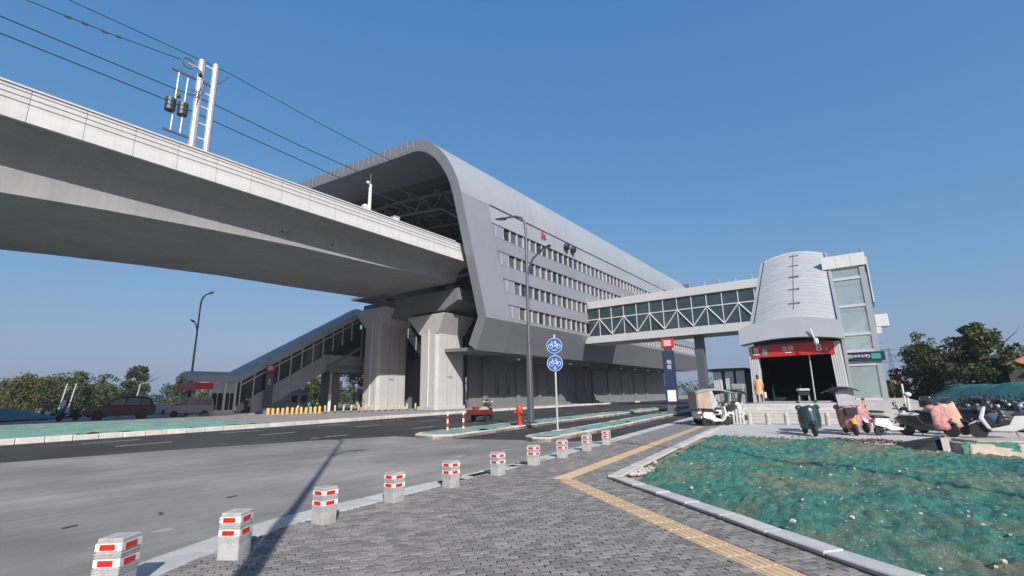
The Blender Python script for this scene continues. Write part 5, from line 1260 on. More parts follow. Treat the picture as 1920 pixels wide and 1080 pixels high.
# ---- scooters
def scooter(label, paint='white_paint', loc=(0, 0, 0), rz=0, lean=.12, sc_=1.0, seatc='seat', box=None, blanket=None, basket=False, screen=False, group='scooters parked on the entrance plaza', cat='scooter', canopy=False, small=False, name='parked_scooter'):
    t = thing(name, label, cat, (0, 0, 0), group)
    r = .23 if not small else .2
    wheel(t, .62, 0, r, r, .1); wheel(t, -.62, 0, r, r, .11)
    MB().prism_y([(-.85, .52), (-.78, .72), (-.25, .7), (-.1, .42), (.32, .3), (.36, .22), (-.2, .22), (-.45, .34), (-.8, .42)], -.13, .13).build('body', paint, t, bevel=.045, seg=2, smooth=45)
    MB().prism_y([(-.88, .73), (-.8, .82), (-.3, .79), (-.16, .74), (-.25, .7)], -.13, .13).build('seat', seatc, t, bevel=.03, seg=2, smooth=45)
    MB().prism_y([(.3, .26), (.42, .3), (.56, .62), (.42, .98), (.33, .98), (.44, .62)], -.15, .15).build('front_shield', paint, t, bevel=.04, seg=2, smooth=45)
    MB().prism_y([(.42, .5), (.62, .5), (.84, .4), (.78, .46), (.62, .56), (.46, .58)], -.07, .07).build('front_fender', paint, t, bevel=.02, smooth=45)
    MB().cyl((.62, .0, r), (.38, 0, .98), .035, n=6).build('fork', 'lamp_grey', t); MB().prism_y([(-.62, r + .02), (-.2, .3), (-.2, .24), (-.6, r - .05)], -.1, -.06).build('swing_arm', 'black', t)
    MB().tube([(.26, -.33, 1.03), (.34, -.18, 1.05), (.38, 0, 1.0), (.34, .18, 1.05), (.26, .33, 1.03)], .022, 6).build('handlebar', 'black', t)
    for y in (-.3, .3):
        m_ = MB().tube([(.3, y * .8, 1.05), (.32, y * .95, 1.2)], .01, 4).build('mirror_stem', 'black', t); MB().ell((.31, y * 1.02, 1.25), (.02, .07, .05), 8, 6).build('mirror', 'black', m_)
    MB().ell((.47, 0, .93), (.07, .1, .07), 10, 6).build('headlight', 'clear_sheet', t, smooth=60); MB().box(-.9, -.84, -.08, .08, .56, .63).build('tail_light', 'red_reflect', t); MB().box(-.95, -.9, -.09, .09, .4, .5).build('number_plate', 'white_reflect', t)
    MB().cyl((-.2, .12, .22), (-.26, .22, .0), .014, n=5).build('side_stand', 'black', t)
    if box: MB().box(-1.12, -.74, -.2, .2, .84, 1.16).build('top_box', box, t, bevel=.06, seg=2)
    if basket: MB().box(.5, .8, -.19, .19, .72, .98).build('front_basket', 'black', t, bevel=.02)
    if screen: MB().loft([(.5, -.2, 1.0), (.5, .2, 1.0), (.36, .17, 1.42), (.36, -.17, 1.42)], [(.52, -.2, 1.01), (.52, .2, 1.01), (.38, .17, 1.43), (.38, -.17, 1.43)]).build('windscreen', 'clear_sheet', t)
    if blanket:       # padded wind apron hanging from the handlebar
        mb = MB(); n_ = 9
        for j in range(6):
            v = j / 5
            for k in range(n_):
                u = -1 + 2 * k / (n_ - 1); hw = (.34 + .12 * v - .1 * v * v)
                mb.v.append((.5 + .16 * v * (1 - .5 * u * u) - .28 * u * u + .02 * math.sin(k * 2.3 + j), u * hw, 1.1 - .82 * v + .03 * math.cos(k * 1.7)))
        for j in range(5):
            for k in range(n_ - 1): mb.f.append((j * n_ + k, j * n_ + k + 1, (j + 1) * n_ + k + 1, (j + 1) * n_ + k))
        o = mb.build('wind_apron', blanket, t, smooth=60); md = o.modifiers.new('pad', 'SOLIDIFY'); md.thickness = .035
        for y in (-.33, .33): MB().ell((.24, y, 1.02), (.13, .09, .09), 8, 6).build('hand_muff', blanket, t, smooth=60)
    if canopy:
        mb = MB()
        for j in range(5):
            for k in range(5):
                u, v = -1 + k / 2, -1 + j / 2; mb.v.append((-.1 + v * .85, u * .45, 1.75 - .1 * v * v - .12 * u * u))
        for j in range(4):
            for k in range(4): mb.f.append((j * 5 + k, j * 5 + k + 1, j * 5 + 6 + k, j * 5 + 5 + k))
        o = mb.build('canopy', 'black', t, smooth=60); md = o.modifiers.new('cloth', 'SOLIDIFY'); md.thickness = .02
        MB().cyl((.36, 0, 1.0), (.2, 0, 1.7), .02, n=5).build('canopy_pole', 'black', t); MB().cyl((-.8, 0, .8), (-.75, 0, 1.62), .02, n=5).build('canopy_pole', 'black', t)
        MB().loft([(.5, -.28, 1.05), (.5, .28, 1.05), (.55, .3, 1.6), (.55, -.3, 1.6)], [(.51, -.28, 1.05), (.51, .28, 1.05), (.56, .3, 1.6), (.56, -.3, 1.6)]).build('rain_screen', 'clear_sheet', t)
    t.location = loc; t.rotation_euler = (lean, 0, rz); t.scale = (sc_,) * 3
    return t
G = .03
VR = R(36 + 180)     # facing the viewer along the view axis
scooter('scooter with smooth dark green wind apron facing the viewer, alone before the steps', 'green_paint', (21.35, 1.95, G), R(200), .04, .98, blanket='green_paint')
scooter('scooter with pink wind apron, black canopy and yellow front fender', 'yellow_plastic', (22.3, .72, G), R(196), .1, 1.0, blanket='pink_fabric', canopy=True, basket=True)
scooter('scooter with pink padded apron parked right behind the yellow fendered one', 'white_paint', (23.6, .5, G), R(205), .1, .98, blanket='pink_fabric')
scooter('small white and red moped seen side on, low black saddle', 'white_paint', (22.35, -.55, G), R(304), .08, .86, basket=True, small=True)
scooter('black scooter with peach wind apron hanging from the bars', 'black_paint', (22.3, -1.5, G), R(252), .1, .98, blanket='pink_fabric', seatc='white_paint')
scooter('scooter wearing a long plain peach apron beside the black one', 'black_paint', (23.6, -2.0, G), R(240), .1, 1.0, blanket='peach_fabric')
scooter('big white scooter with white top box at the right edge of the plaza', 'white_paint', (21.9, -3.35, G), R(84), .12, 1.02, box='white_paint')
pal = ['black_paint', 'black_paint', 'blue_paint', 'white_paint', 'black_paint', 'green_paint', 'grey_plastic', 'black_paint', 'black_paint', 'white_paint', 'black_paint', 'blue_paint']
rows = (('front', 25.0, -2.75), ('second', 26.5, -2.7), ('third', 28.1, -3.0), ('fourth', 29.8, -3.1), ('back', 31.4, -3.2))
nth = ('first', 'second', 'third', 'fourth', 'fifth')
for ri, (rn, x0, y0) in enumerate(rows):
    for i in range(4 if ri < 2 else 5):
        scooter('dark scooter in the %s row of the dense group at right, %s from the left' % (rn, nth[i]), pal[(ri * 5 + i) % 12] if (ri * 5 + i) % 4 else 'black_paint', (x0 + .12 * i + rnd.uniform(-.15, .15), y0 - .58 * i, G), R(262 + rnd.uniform(-14, 14)), rnd.choice((-.1, .1)), 1.0 + rnd.uniform(-.05, .08), box='black_paint' if (i + ri) % 3 == 1 else None, basket=(i + ri) % 3 == 0, group='dense rows of scooters at right')
bk = scooter('silver bicycle like moped leaning behind the pink scooters', 'grey_plastic', (27.5, -.6, G), R(275), .1, .85, basket=True, small=True)
pst = thing('white_post', 'slim white post with round white cap among the scooters', 'post', (24.4, -1.15, 0)); MB().cyl((24.4, -1.15, .03), (24.35, -1.2, 1.35), .045, n=8).build('pole', 'white_metal', pst); MB().ell((24.32, -1.22, 1.42), (.1, .13, .1)).build('cap', 'white_metal', pst, smooth=60)
ps2 = thing('white_post', 'thin white post left of the teal mound', 'post', (33, -1.5, 0)); MB().cyl((33, -1.5, .03), (33, -1.5, 1.9), .045, n=8).build('pole', 'white_metal', ps2); MB().box(32.9, 33.1, -1.6, -1.4, .03, .06).build('foot', 'galv', ps2)
# far lot scooters
for i, (nm, x, y, rz, p_) in enumerate((('leftmost', 13.2, 72, 200, 'black_paint'), ('second from left', 14.0, 71.5, 205, 'grey_plastic'), ('third from left', 14.9, 70.5, 200, 'white_paint'), ('fourth from left', 15.8, 70, 195, 'black_paint'), ('fifth from left', 16.8, 70, 200, 'white_paint'), ('rightmost', 18.2, 70, 205, 'black_paint'))):
    scooter('small scooter in the sunlit far lot, %s of the group' % nm, p_, (x, y, .15), R(rz), .1, 1.15, group='scooters in the far lot')
rd = scooter('dark scooter with pale front standing in the shade left of the suv', 'black_paint', (12.1, 58.8, .15), R(215), .06, 1.3, screen=True, group='scooters in the far lot')
for i, (nm, x, y) in enumerate((('first', 32.6, 56.0), ('second', 33.6, 55.6), ('third', 34.6, 55.6), ('fourth', 39.6, 54.5), ('fifth', 40.8, 54.3), ('sixth', 42.0, 54.0))):
    scooter('dark scooter in the shade below the far stair hall, %s from the left' % nm, pal[i * 2 % 12], (x, y, .15), R(250 + i * 7), .1, 1.1, group='scooters below the far stair hall')

# ---- three wheelers with canopy beside the steps
def trike(label, loc, rz, sc_, curtain=True):
    t = thing('covered_tricycle', label, 'tricycle', (0, 0, 0), 'white covered tricycles')
    wheel(t, .85, 0, .25, .25, .1); wheel(t, -.7, -.42, .27, .27, .11); wheel(t, -.7, .42, .27, .27, .11)
    MB().prism_y([(-1.05, .35), (-1.1, .62), (-.95, .78), (-.35, .72), (-.25, .35), (.45, .28), (.5, .22), (-.9, .25)], -.36, .36).build('body', 'white_paint', t, bevel=.06, seg=2, smooth=45)
    MB().box(-.95, -.3, -.32, .32, .74, .86).build('rear_seat', 'seat', t, bevel=.04); MB().box(-.15, .15, -.14, .14, .55, .66).build('front_seat', 'seat', t, bevel=.03)
    MB().prism_y([(.42, .26), (.55, .3), (.75, .7), (.58, 1.05), (.48, 1.05), (.6, .68)], -.2, .2).build('front_shield', 'white_paint', t, bevel=.04, smooth=45)
    MB().prism_y([(.7, .52), (1.1, .46), (1.05, .54), (.85, .6), (.7, .58)], -.08, .08).build('front_fender', 'white_paint', t, bevel=.02)
    MB().cyl((.85, 0, .25), (.55, 0, 1.02), .035, n=6).build('fork', 'lamp_grey', t); MB().tube([(.4, -.32, 1.1), (.52, 0, 1.06), (.4, .32, 1.1)], .022, 6).build('handlebar', 'black', t)
    MB().box(.72, 1.0, -.18, .18, .72, 1.0).build('front_basket', 'black', t, bevel=.02)
    for x, y in ((.62, .36), (.62, -.36), (-1.0, .4), (-1.0, -.4), (-.3, .4), (-.3, -.4)): MB().cyl((x, y, .7), (x - .06, y, 1.72), .02, n=5).build('canopy_post', 'lamp_grey', t)
    mb = MB()
    for j in range(7):
        for k in range(5):
            u, v = -1 + k / 2, j / 6; mb.v.append((-1.18 + 2.0 * v, u * .5, 1.82 - .16 * (2 * v - 1) ** 2 - .1 * u * u))
    for j in range(6):
        for k in range(4): mb.f.append((j * 5 + k, j * 5 + k + 1, j * 5 + 6 + k, j * 5 + 5 + k))
    o = mb.build('canopy', 'grey_plastic', t, smooth=60); md = o.modifiers.new('cloth', 'SOLIDIFY'); md.thickness = .025
    if curtain:
        for y in (-.46, .46): MB().loft([(-1.1, y, .85), (-.35, y, .8), (-.45, y, 1.7), (-1.1, y, 1.66)], [(-1.1, y + .02, .85), (-.35, y + .02, .8), (-.45, y + .02, 1.7), (-1.1, y + .02, 1.66)]).build('side_curtain', 'canvas', t)
        MB().box(-1.15, -1.12, -.45, .45, .8, 1.66).build('rear_curtain', 'canvas', t)
        for y in (-.47, .47): MB().loft([(-.35, y, .75), (-.05, y, 1.0), (-.3, y, 1.7), (-.45, y, 1.7)], [(-.35, y + .015, .75), (-.05, y + .015, 1.0), (-.3, y + .015, 1.7), (-.45, y + .015, 1.7)]).build('clear_flap', 'clear_sheet', t)
    MB().loft([(.62, -.34, 1.05), (.62, .34, 1.05), (.72, .36, 1.68), (.72, -.36, 1.68)], [(.635, -.34, 1.05), (.635, .34, 1.05), (.735, .36, 1.68), (.735, -.36, 1.68)]).build('windscreen', 'glazing', t)
    t.location = loc; t.rotation_euler = (0, 0, rz); t.scale = (sc_,) * 3
trike('white covered tricycle with tan side curtain left of the entrance steps', (26.3, 6.45, G), R(-48), 1.0)
scooter('white scooter half hidden in front of the covered tricycle', 'white_paint', (25.6, 6.25, G), R(-42), .08, .95, basket=True)
scooter('white scooter with cream apron behind the slatted barrier', 'white_paint', (28.0, 6.1, G), R(-60), .1, 1.0, blanket='white_paint', canopy=True)

# ---- red cargo tricycle on the road
ct = thing('cargo_tricycle', 'dark red cargo tricycle loaded with goods driving on the main road', 'cargo tricycle', (0, 0, 0))
wheel(ct, 1.15, 0, .27, .27, .1, rim='white_reflect'); wheel(ct, -.55, -.5, .28, .28, .12, rim='white_reflect'); wheel(ct, -.55, .5, .28, .28, .12, rim='white_reflect')
bx = MB().box(-1.35, .35, -.56, .56, .52, .58).build('cargo_floor', 'trike_red', ct)
for y in (-.58, .58): MB().box(-1.35, .35, y - .02, y + .02, .55, .86).build('side_board', 'trike_red', ct)
for x in (-1.36, .36): MB().box(x - .02, x + .02, -.56, .56, .55, .86).build('end_board', 'trike_red', ct)
MB().box(-1.2, .9, -.05, .05, .38, .5).build('chassis', 'steel_dark', ct); MB().cyl((1.15, 0, .27), (.85, 0, 1.05), .04, n=6).build('fork', 'steel_dark', ct)
MB().tube([(.6, -.35, 1.12), (.85, -.1, 1.08), (.85, .1, 1.08), (.6, .35, 1.12)], .025, 6).build('handlebar', 'steel_dark', ct); MB().box(.4, .75, -.17, .17, .6, .78).build('saddle', 'seat', ct, bevel=.04)
MB().prism_y([(.85, .4), (.98, .42), (1.0, .95), (.9, .95)], -.2, .2).build('leg_shield', 'trike_red', ct)
for y in (-.3, .3): m_ = MB().cyl((.68, y, 1.1), (.66, y * 1.2, 1.35), .012, n=4).build('mirror_stem', 'black', ct); MB().ell((.66, y * 1.22, 1.4), (.02, .08, .06)).build('mirror', 'white_reflect', m_)
ct.location = (25.6, 21.2, 0); ct.rotation_euler = (0, 0, R(8)); ct.scale = (.92,) * 3
def cargo(name, label, f):
    t = thing(name, label, 'cargo', (0, 0, 0)); f(t); t.location = (25.6, 21.2, 0); t.rotation_euler = (0, 0, R(8)); t.scale = (.92,) * 3
cargo('orange_bucket', 'orange bucket standing in the cargo bed of the red tricycle', lambda t: (MB().lathe((-1.0, 0, .58), [(.2, 0), (.25, .48), (.27, .5), (.24, .5), (.2, .06)], 14).build('bucket', 'hydrant', t, smooth=40), MB().tube([(-1.0 + .25 * math.cos(a), 0, 1.08 + .2 * math.sin(a)) for a in [.45 * k for k in range(8)]], .012, 4).build('handle', 'galv', t)))
cargo('sack_pile', 'pale sacks lying in the middle of the red tricycle bed', lambda t: [MB().ell((-.35 + .25 * k, .15 * (-1) ** k, .72 + .12 * (k == 1)), (.34, .4, .24), 10, 7).build('sack', 'canvas', t, smooth=60) for k in range(3)])

J3 = [(.55, 0, .86), (.5, 0, 1.1), (.52, 0, 1.28), (.54, 0, 1.37), (.57, 0, 1.46), (.57, 0, 1.55), (.53, .18, 1.27), (.66, .27, 1.1), (.66, .33, 1.13), (.68, .33, 1.13), (.53, -.18, 1.27), (.66, -.27, 1.1), (.66, -.33, 1.13), (.68, -.33, 1.13),
      (.6, .1, .82), (.88, .16, .78), (.84, .15, .44), (.94, .15, .4), (.6, -.1, .82), (.88, -.16, .78), (.84, -.15, .44), (.94, -.15, .4)]
# ---- manhole block with green net and fallen board at the right edge
cbk = thing('concrete_block', 'low concrete chamber block half covered by green net at the bed corner', 'concrete block', (16.6, -2.2, 0))
MB().hexa([(15.35, -1.7, .0), (16.4, -1.15, .0), (18.2, -4.2, .0), (16.6, -4.9, .0), (15.7, -1.75, .36), (16.5, -1.3, .36), (18.0, -4.2, .36), (16.9, -4.8, .36)]).build('block', 'sandstone', cbk, bevel=.02)
MB().hexa([(15.85, -1.9, .365), (16.55, -1.5, .365), (17.95, -4.1, .365), (17.0, -4.6, .365), (15.85, -1.9, .42), (16.55, -1.5, .42), (17.95, -4.1, .42), (17.0, -4.6, .42)]).build('cover_slab', 'sandstone', cbk, bevel=.01)
nt_ = MB()
for j in range(9):
    for k in range(13):
        u, v = k / 12, j / 8
        nt_.v.append((15.62 - .16 * v + .3 * u + .35 * (1 - v) * .3 + .02 * noise.noise((u * 9, v * 9, 1)), -1.6 - 1.0 * u + .05 * noise.noise((u * 5, v * 6, 2)), .4 - .36 * v + .03 * noise.noise((u * 7, v * 5, 3))))
for j in range(8):
    for k in range(12): nt_.f.append((j * 13 + k, j * 13 + k + 1, j * 13 + 14 + k, j * 13 + 13 + k))
o = nt_.build('net_drape', 'net_green', cbk, smooth=60)
bd = thing('fallen_board', 'dark board lying tilted against the concrete block', 'board', (17.3, -1.2, 0))
MB().hexa([(17.5, -.35, .05), (15.9, -.55, .05), (15.9, -1.25, .08), (17.3, -1.45, .08), (17.4, -.45, .2), (16.0, -.62, .14), (16.05, -1.25, .42), (17.3, -1.45, .42)]).build('sheet', 'rubber', bd)
MB().hexa([(15.8, -1.26, .05), (15.95, -1.26, .05), (15.95, -1.4, .05), (15.8, -1.4, .05), (15.95, -1.26, .46), (16.05, -1.26, .46), (16.05, -1.4, .46), (15.95, -1.4, .46)]).build('edge_batten', 'kerb_light', bd)

# ================================================================== PEOPLE
def person(name, label, loc, rz, h, joints, radii, edges, clothes):
    t = thing(name, label, 'person', (0, 0, 0))
    me = bpy.data.meshes.new('body'); me.from_pydata([Vector(j) for j in joints], edges, [])
    o = bpy.data.objects.new('tmp', me); C.objects.link(o)
    sk = o.modifiers.new('s', 'SKIN'); ss_ = o.modifiers.new('u', 'SUBSURF'); ss_.levels = 2; ss_.render_levels = 2
    for i, v in enumerate(me.skin_vertices[0].data): v.radius = radii[i] if isinstance(radii[i], tuple) else (radii[i], radii[i]); v.use_root = (i == 0)
    dg = bpy.context.evaluated_depsgraph_get(); m2 = bpy.data.meshes.new_from_object(o.evaluated_get(dg)); bpy.data.objects.remove(o)
    m2.name = 'body'; m2.materials.clear()
    for k in ('skin', clothes['leg'], clothes['top'], 'shoe'): m2.materials.append(MAT[k])
    m2.shade_smooth()
    for p in m2.polygons:
        z = p.center.z; r_ = abs(p.center.y)
        zs = clothes.get('zs', (.09, .93, 1.42)); p.material_index = 3 if z < zs[0] else (1 if z < zs[1] else (2 if z < zs[2] and r_ < clothes.get('sleeve', 1) else 0))
    b = bpy.data.objects.new('body', m2); C.objects.link(b); b.parent = t
    t.location = loc; t.rotation_euler = (0, 0, rz); t.scale = (h / 1.7,) * 3
    return t
J = [(0, 0, .95), (0, 0, 1.2), (0, 0, 1.4), (.01, 0, 1.5), (.03, 0, 1.6), (.02, 0, 1.7),
     (0, .19, 1.4), (.02, .24, 1.13), (.12, .2, .9), (.16, .19, .82), (0, -.19, 1.4), (-.02, -.25, 1.13), (.06, -.25, .88), (.09, -.25, .8),
     (0, .1, .9), (.05, .11, .5), (.03, .11, .1), (.15, .12, .04), (0, -.1, .9), (-.05, -.11, .5), (-.12, -.11, .1), (-.0, -.12, .04)]
RR = [(.13, .16), (.12, .15), (.12, .17), .055, (.085, .075), (.07, .065), .065, .05, .036, .03, .065, .05, .036, .03, .095, .065, .045, .04, .095, .065, .045, .04]
EE = [(0, 1), (1, 2), (2, 3), (3, 4), (4, 5), (2, 6), (6, 7), (7, 8), (8, 9), (2, 10), (10, 11), (11, 12), (12, 13), (0, 14), (14, 15), (15, 16), (16, 17), (0, 18), (18, 19), (19, 20), (20, 21)]
pa = person('person', 'person in a long orange tan coat walking into the entrance', (30.6, 5.0, .97), R(20), 1.56, J, RR, EE, dict(leg='trousers', top='coat_orange', sleeve=.24))
cl = MB(); n_ = 16
prof = [(.07, 1.5), (.16, 1.43), (.2, 1.28), (.185, 1.08), (.2, .85), (.235, .55)]
for rr_, z in prof:
    for k in range(n_):
        a = 2 * math.pi * k / n_; cl.v.append((rr_ * .78 * math.cos(a) * (1 + .05 * math.sin(5 * a)), rr_ * 1.06 * math.sin(a), z + .015 * math.sin(4 * a)))
for j in range(len(prof) - 1):
    for k in range(n_): cl.f.append((j * n_ + k, j * n_ + (k + 1) % n_, (j + 1) * n_ + (k + 1) % n_, (j + 1) * n_ + k))
BASE[pa.name] = Vector((0, 0, 0)); cl.build('coat', 'coat_orange', pa, smooth=60)
def hair(p, long=False):
    BASE[p.name] = Vector((0, 0, 0)); mb = MB().ell((-.005, 0, 1.66), (.098, .088, .1), 12, 8)
    if long: mb.ell((-.06, 0, 1.55), (.05, .08, .12), 10, 6)
    mb.build('hair', 'hair', p, smooth=60)
    f = MB().ell((.115, 0, 1.62), (.022, .014, .02), 8, 5).ell((.1, .045, 1.645), (.01, .012, .008), 6, 4).ell((.1, -.045, 1.645), (.01, .012, .008), 6, 4)
    f.build('face_features', 'skin', p, smooth=60)
hair(pa, True)
bag = thing('shoulder_bag', 'pale bag held by the person in the orange coat', 'bag', (30.85, 4.78, .97)); MB().box(30.75, 30.95, 4.68, 4.8, 1.25, 1.6).build('pouch', 'white_metal', bag, bevel=.03); MB().tube([(30.78, 4.75, 1.6), (30.85, 4.76, 1.95), (30.92, 4.75, 1.6)], .012, 5).build('strap', 'black', bag)
J2 = [list(j) for j in J]; J2[8] = [.1, .12, 1.02]; J2[9] = [.13, .06, .98]; J2[7] = [-.1, .28, 1.15]; J2[12] = [.1, -.12, 1.02]; J2[13] = [.13, -.05, .98]; J2[11] = [-.1, -.3, 1.15]
pb = person('person', 'man in dark jacket and dark cap standing on the far pavement', (26.4, 56.1, .15), R(215), 1.88, J2, RR, EE, dict(leg='trousers', top='jacket', sleeve=1))
hair(pb); MB().lathe((0, 0, 1.69), [(.1, 0), (.1, .05), (.07, .09), (.02, .1)], 12).box(.06, .17, -.06, .06, 1.695, 1.71).build('cap', 'jacket', pb, smooth=40)

RR3 = [r if not isinstance(r, tuple) else tuple(q * .9 for q in r) for r in RR]
pc = person('person', 'rider in dark clothes steering the red cargo tricycle', (25.6, 21.2, 0), R(8), 1.7 * .92, J3, RR3, EE, dict(leg='trousers', top='jacket', sleeve=1, zs=(.42, .92, 1.36)))
BASE[pc.name] = Vector((0, 0, 0)); MB().ell((.555, 0, 1.51), (.095, .085, .095), 12, 8).build('hair', 'hair', pc, smooth=60)

# ================================================================== TREES, FAR BUILDINGS
nr = np.random.RandomState(5)
def leaf_mesh(name, centers, radii, n_per, size, mat, flat=.8):
    vs = []
    cs = np.repeat(np.asarray(centers, float), n_per, 0); rs_ = np.repeat(np.asarray(radii, float), n_per, 0)
    N_ = len(cs); d = nr.normal(size=(N_, 3)); d /= np.linalg.norm(d, axis=1)[:, None]; rad = nr.uniform(.35, 1, N_) ** .5
    p = cs + d * rs_[:, None] * rad[:, None] * np.array([1, 1, flat])
    a = nr.normal(size=(N_, 3)); a /= np.linalg.norm(a, axis=1)[:, None]; b_ = np.cross(a, nr.normal(size=(N_, 3))); b_ /= np.linalg.norm(b_, axis=1)[:, None]
    sz = size * nr.uniform(.6, 1.4, N_)[:, None]
    q = np.stack([p - a * sz, p + b_ * sz * .55, p + a * sz, p - b_ * sz * .55], 1).reshape(-1, 3)
    me = bpy.data.meshes.new(name); me.vertices.add(4 * N_); me.vertices.foreach_set('co', q.ravel())
    me.loops.add(4 * N_); me.loops.foreach_set('vertex_index', np.arange(4 * N_, dtype=np.int32)); me.polygons.add(N_)
    me.polygons.foreach_set('loop_start', np.arange(0, 4 * N_, 4, dtype=np.int32)); me.polygons.foreach_set('loop_total', np.full(N_, 4, dtype=np.int32))
    me.update(); me.validate(); me.materials.append(MAT[mat]); return me
def tree(label, x, y, h, w, mat, z=0, n=40, per=70, leaf=.16, bare=.0, trunk=.3, layered=False, group='trees', spread=1.0, lobes=None):
    t = thing('tree', label, 'tree', (x, y, z), group)
    tb = MB(); ch = h * (1 - trunk); tips = []
    tb.tube([(x, y, z), (x + .1, y, z + h * .25), (x - .05, y + .1, z + h * .55), (x, y, z + h * .8)], [h * .028, h * .022, h * .014, h * .006], 7)
    for k in range(14):
        a = rnd.uniform(0, 6.28); z0 = z + h * rnd.uniform(trunk * .7, .7); L = w * rnd.uniform(.25, .5)
        e = (x + L * math.cos(a), y + L * math.sin(a), min(z0 + L * rnd.uniform(.3, .8), z + h * .9)); tips.append(e)
        tb.tube([(x, y, z0), ((x * .45 + e[0] * .55), (y * .45 + e[1] * .55), z0 + (e[2] - z0) * .4), e], [h * .01, h * .007, h * .003], 5)
    if bare:
        for k in range(int(60 * bare)):
            e = tips[k % len(tips)]; a = rnd.uniform(0, 6.28); L = min(w * rnd.uniform(.06, .16), .8)
            tb.tube([e, (e[0] + L * math.cos(a), e[1] + L * math.sin(a), e[2] + L * rnd.uniform(.4, 1.4))], [.02, .008], 4)
    tb.build('trunk', 'bark', t)
    cs, rs_ = [], []
    for k in range(n):
        if lobes:
            lx, lz, lr = lobes[k % len(lobes)]; a = rnd.uniform(0, 6.28); rr_ = lr * rnd.random() ** .5
            off_ = Vector((.591, -.806, 0)) * (lx * w) 
            cs.append((off_.x + rr_ * w * math.cos(a) * .8, off_.y + rr_ * w * math.sin(a) * .8, h * lz + rnd.uniform(-1, 1) * lr * h * .25)); rs_.append(w * rnd.uniform(.05, .11))
        else:
            u = rnd.random(); zc = trunk + (1 - trunk) * (.08 + .86 * u); prof = math.sin(math.pi * min(1, max(.06, (u * .85 + .12)))) ** .7
            a = rnd.uniform(0, 6.28); rr_ = w / 2 * prof * rnd.uniform(.25, 1) * spread
            cs.append((rr_ * math.cos(a), rr_ * math.sin(a), h * zc)); rs_.append(w * rnd.uniform(.07, .15))
    me = leaf_mesh('crown', cs, rs_, per, leaf, mat); o = bpy.data.objects.new('crown', me); C.objects.link(o); o.parent = t
    return t
# right hand side
tree('broad bushy tree with thin bare top twigs right of the lift tower', 55.5, -4.3, 5.6, 5.0, 'leaf_dark', n=80, per=110, leaf=.13, bare=.6, trunk=.03)
tree('pale twiggy young tree crown rising behind the bushy tree', 58.5, -4.5, 6.9, 3.8, 'leaf_mid', n=32, per=45, leaf=.1, bare=1.0, trunk=.25)
tree('tall fuller green tree in front of the brick house at right', 50.5, -7.3, 6.5, 4.7, 'leaf_mid', n=70, per=95, leaf=.15, bare=.3, trunk=.12)
tree('dark tree at the far right edge behind the tiled roof', 70, -15.5, 6.4, 6, 'leaf_dark', n=50, per=80, leaf=.17, trunk=.1)
tree('small dark shrub behind the lift tower', 58, .2, 4.2, 2.2, 'leaf_dark', n=26, per=70, leaf=.1, trunk=.1)
tree('yellowish bush by the little house', 72, -2.6, 3.2, 3.4, 'leaf_yellow', n=24, per=60, leaf=.12, trunk=.05)
hs = thing('brick_house', 'low dark brick house with flat roof behind the trees at right', 'house', (62, -9, 0))
MB().box(59, 67, -16, -5.4, 0, 4.1).build('wall', 'house_brick', hs); MB().box(58.8, 67.2, -16.2, -5.2, 4.1, 4.35).build('roof', 'house_brick', hs)
for y in (-8.2, -12): w = MB().box(58.94, 58.99, y, y + 1.1, 2.2, 3.4).build('window', 'glass_dark', hs); MB().box(58.9, 58.99, y - .1, y + 1.2, 2.1, 2.18).build('sill', 'kerb', w)
MB().box(58.94, 58.99, -10.4, -9.4, .1, 2.3).build('door', 'black', hs)
h2 = thing('tiled_house', 'house with orange tiled roof at the right edge', 'house', (52, -14, 0))
MB().box(48.8, 55, -16, -8.3, 0, 3.2).build('wall', 'house_brick', h2); rf = MB().prism_x([(-16.4, 3.2), (-8.0, 3.2), (-12.2, 4.9)], 48.5, 55.3).build('roof', 'roof_tile', h2)
MB().box(48.72, 48.79, -11.5, -9.8, 1.4, 2.5).build('window', 'glass_dark', h2); MB().box(48.4, 48.79, -12, -9.2, 2.62, 2.72).build('awning', 'white_metal', h2)
h3 = thing('small_house', 'tiny grey house with red eaves left of the bushy tree', 'house', (78, -1.5, 0))
MB().box(76, 82, -4.4, -.4, 0, 2.2).build('wall', 'wallgrey', h3); MB().box(75.6, 82.4, -4.8, -.1, 2.2, 2.5).build('roof', 'roof_tile', h3); MB().box(75.93, 75.99, -2.6, -1.7, .8, 1.8).build('window', 'glass_dark', h3)
# pylons far off in the haze
def pylon(label, x, y, h):
    t = thing('pylon', label, 'pylon', (x, y, 0), 'power pylons'); b_ = MB(); w = h * .11
    for sx in (-1, 1):
        for sy in (-1, 1): b_.tube([(x + sx * w, y + sy * w, 0), (x + sx * w * .35, y + sy * w * .35, h * .55), (x + sx * w * .12, y + sy * w * .12, h)], [.45, .38, .25], 4)
    for k in range(8):
        z0, z1 = h * k / 8, h * (k + 1) / 8; f = lambda z: w * (1 - .65 * z / (h * .55)) if z < h * .55 else w * .35 * (1 - .65 * (z - h * .55) / (h * .45))
        b_.cyl((x - f(z0), y, z0), (x + f(z1), y, z1), .22, n=4).cyl((x + f(z0), y, z0), (x - f(z1), y, z1), .22, n=4).cyl((x, y - f(z0), z0), (x, y + f(z1), z1), .22, n=4).cyl((x, y + f(z0), z0), (x, y - f(z1), z1), .22, n=4)
    b_.build('lattice', 'lamp_grey', t)
    for z, L in ((.66, .2), (.8, .26), (.94, .18)):
        MB().cyl((x, y - h * L, h * z), (x, y + h * L, h * z), .35, .35, n=4).cyl((x, y - h * L, h * z), (x, y, h * (z + .04)), .22, n=4).cyl((x, y + h * L, h * z), (x, y, h * (z + .04)), .22, n=4).build('cross_arm', 'lamp_grey', t)
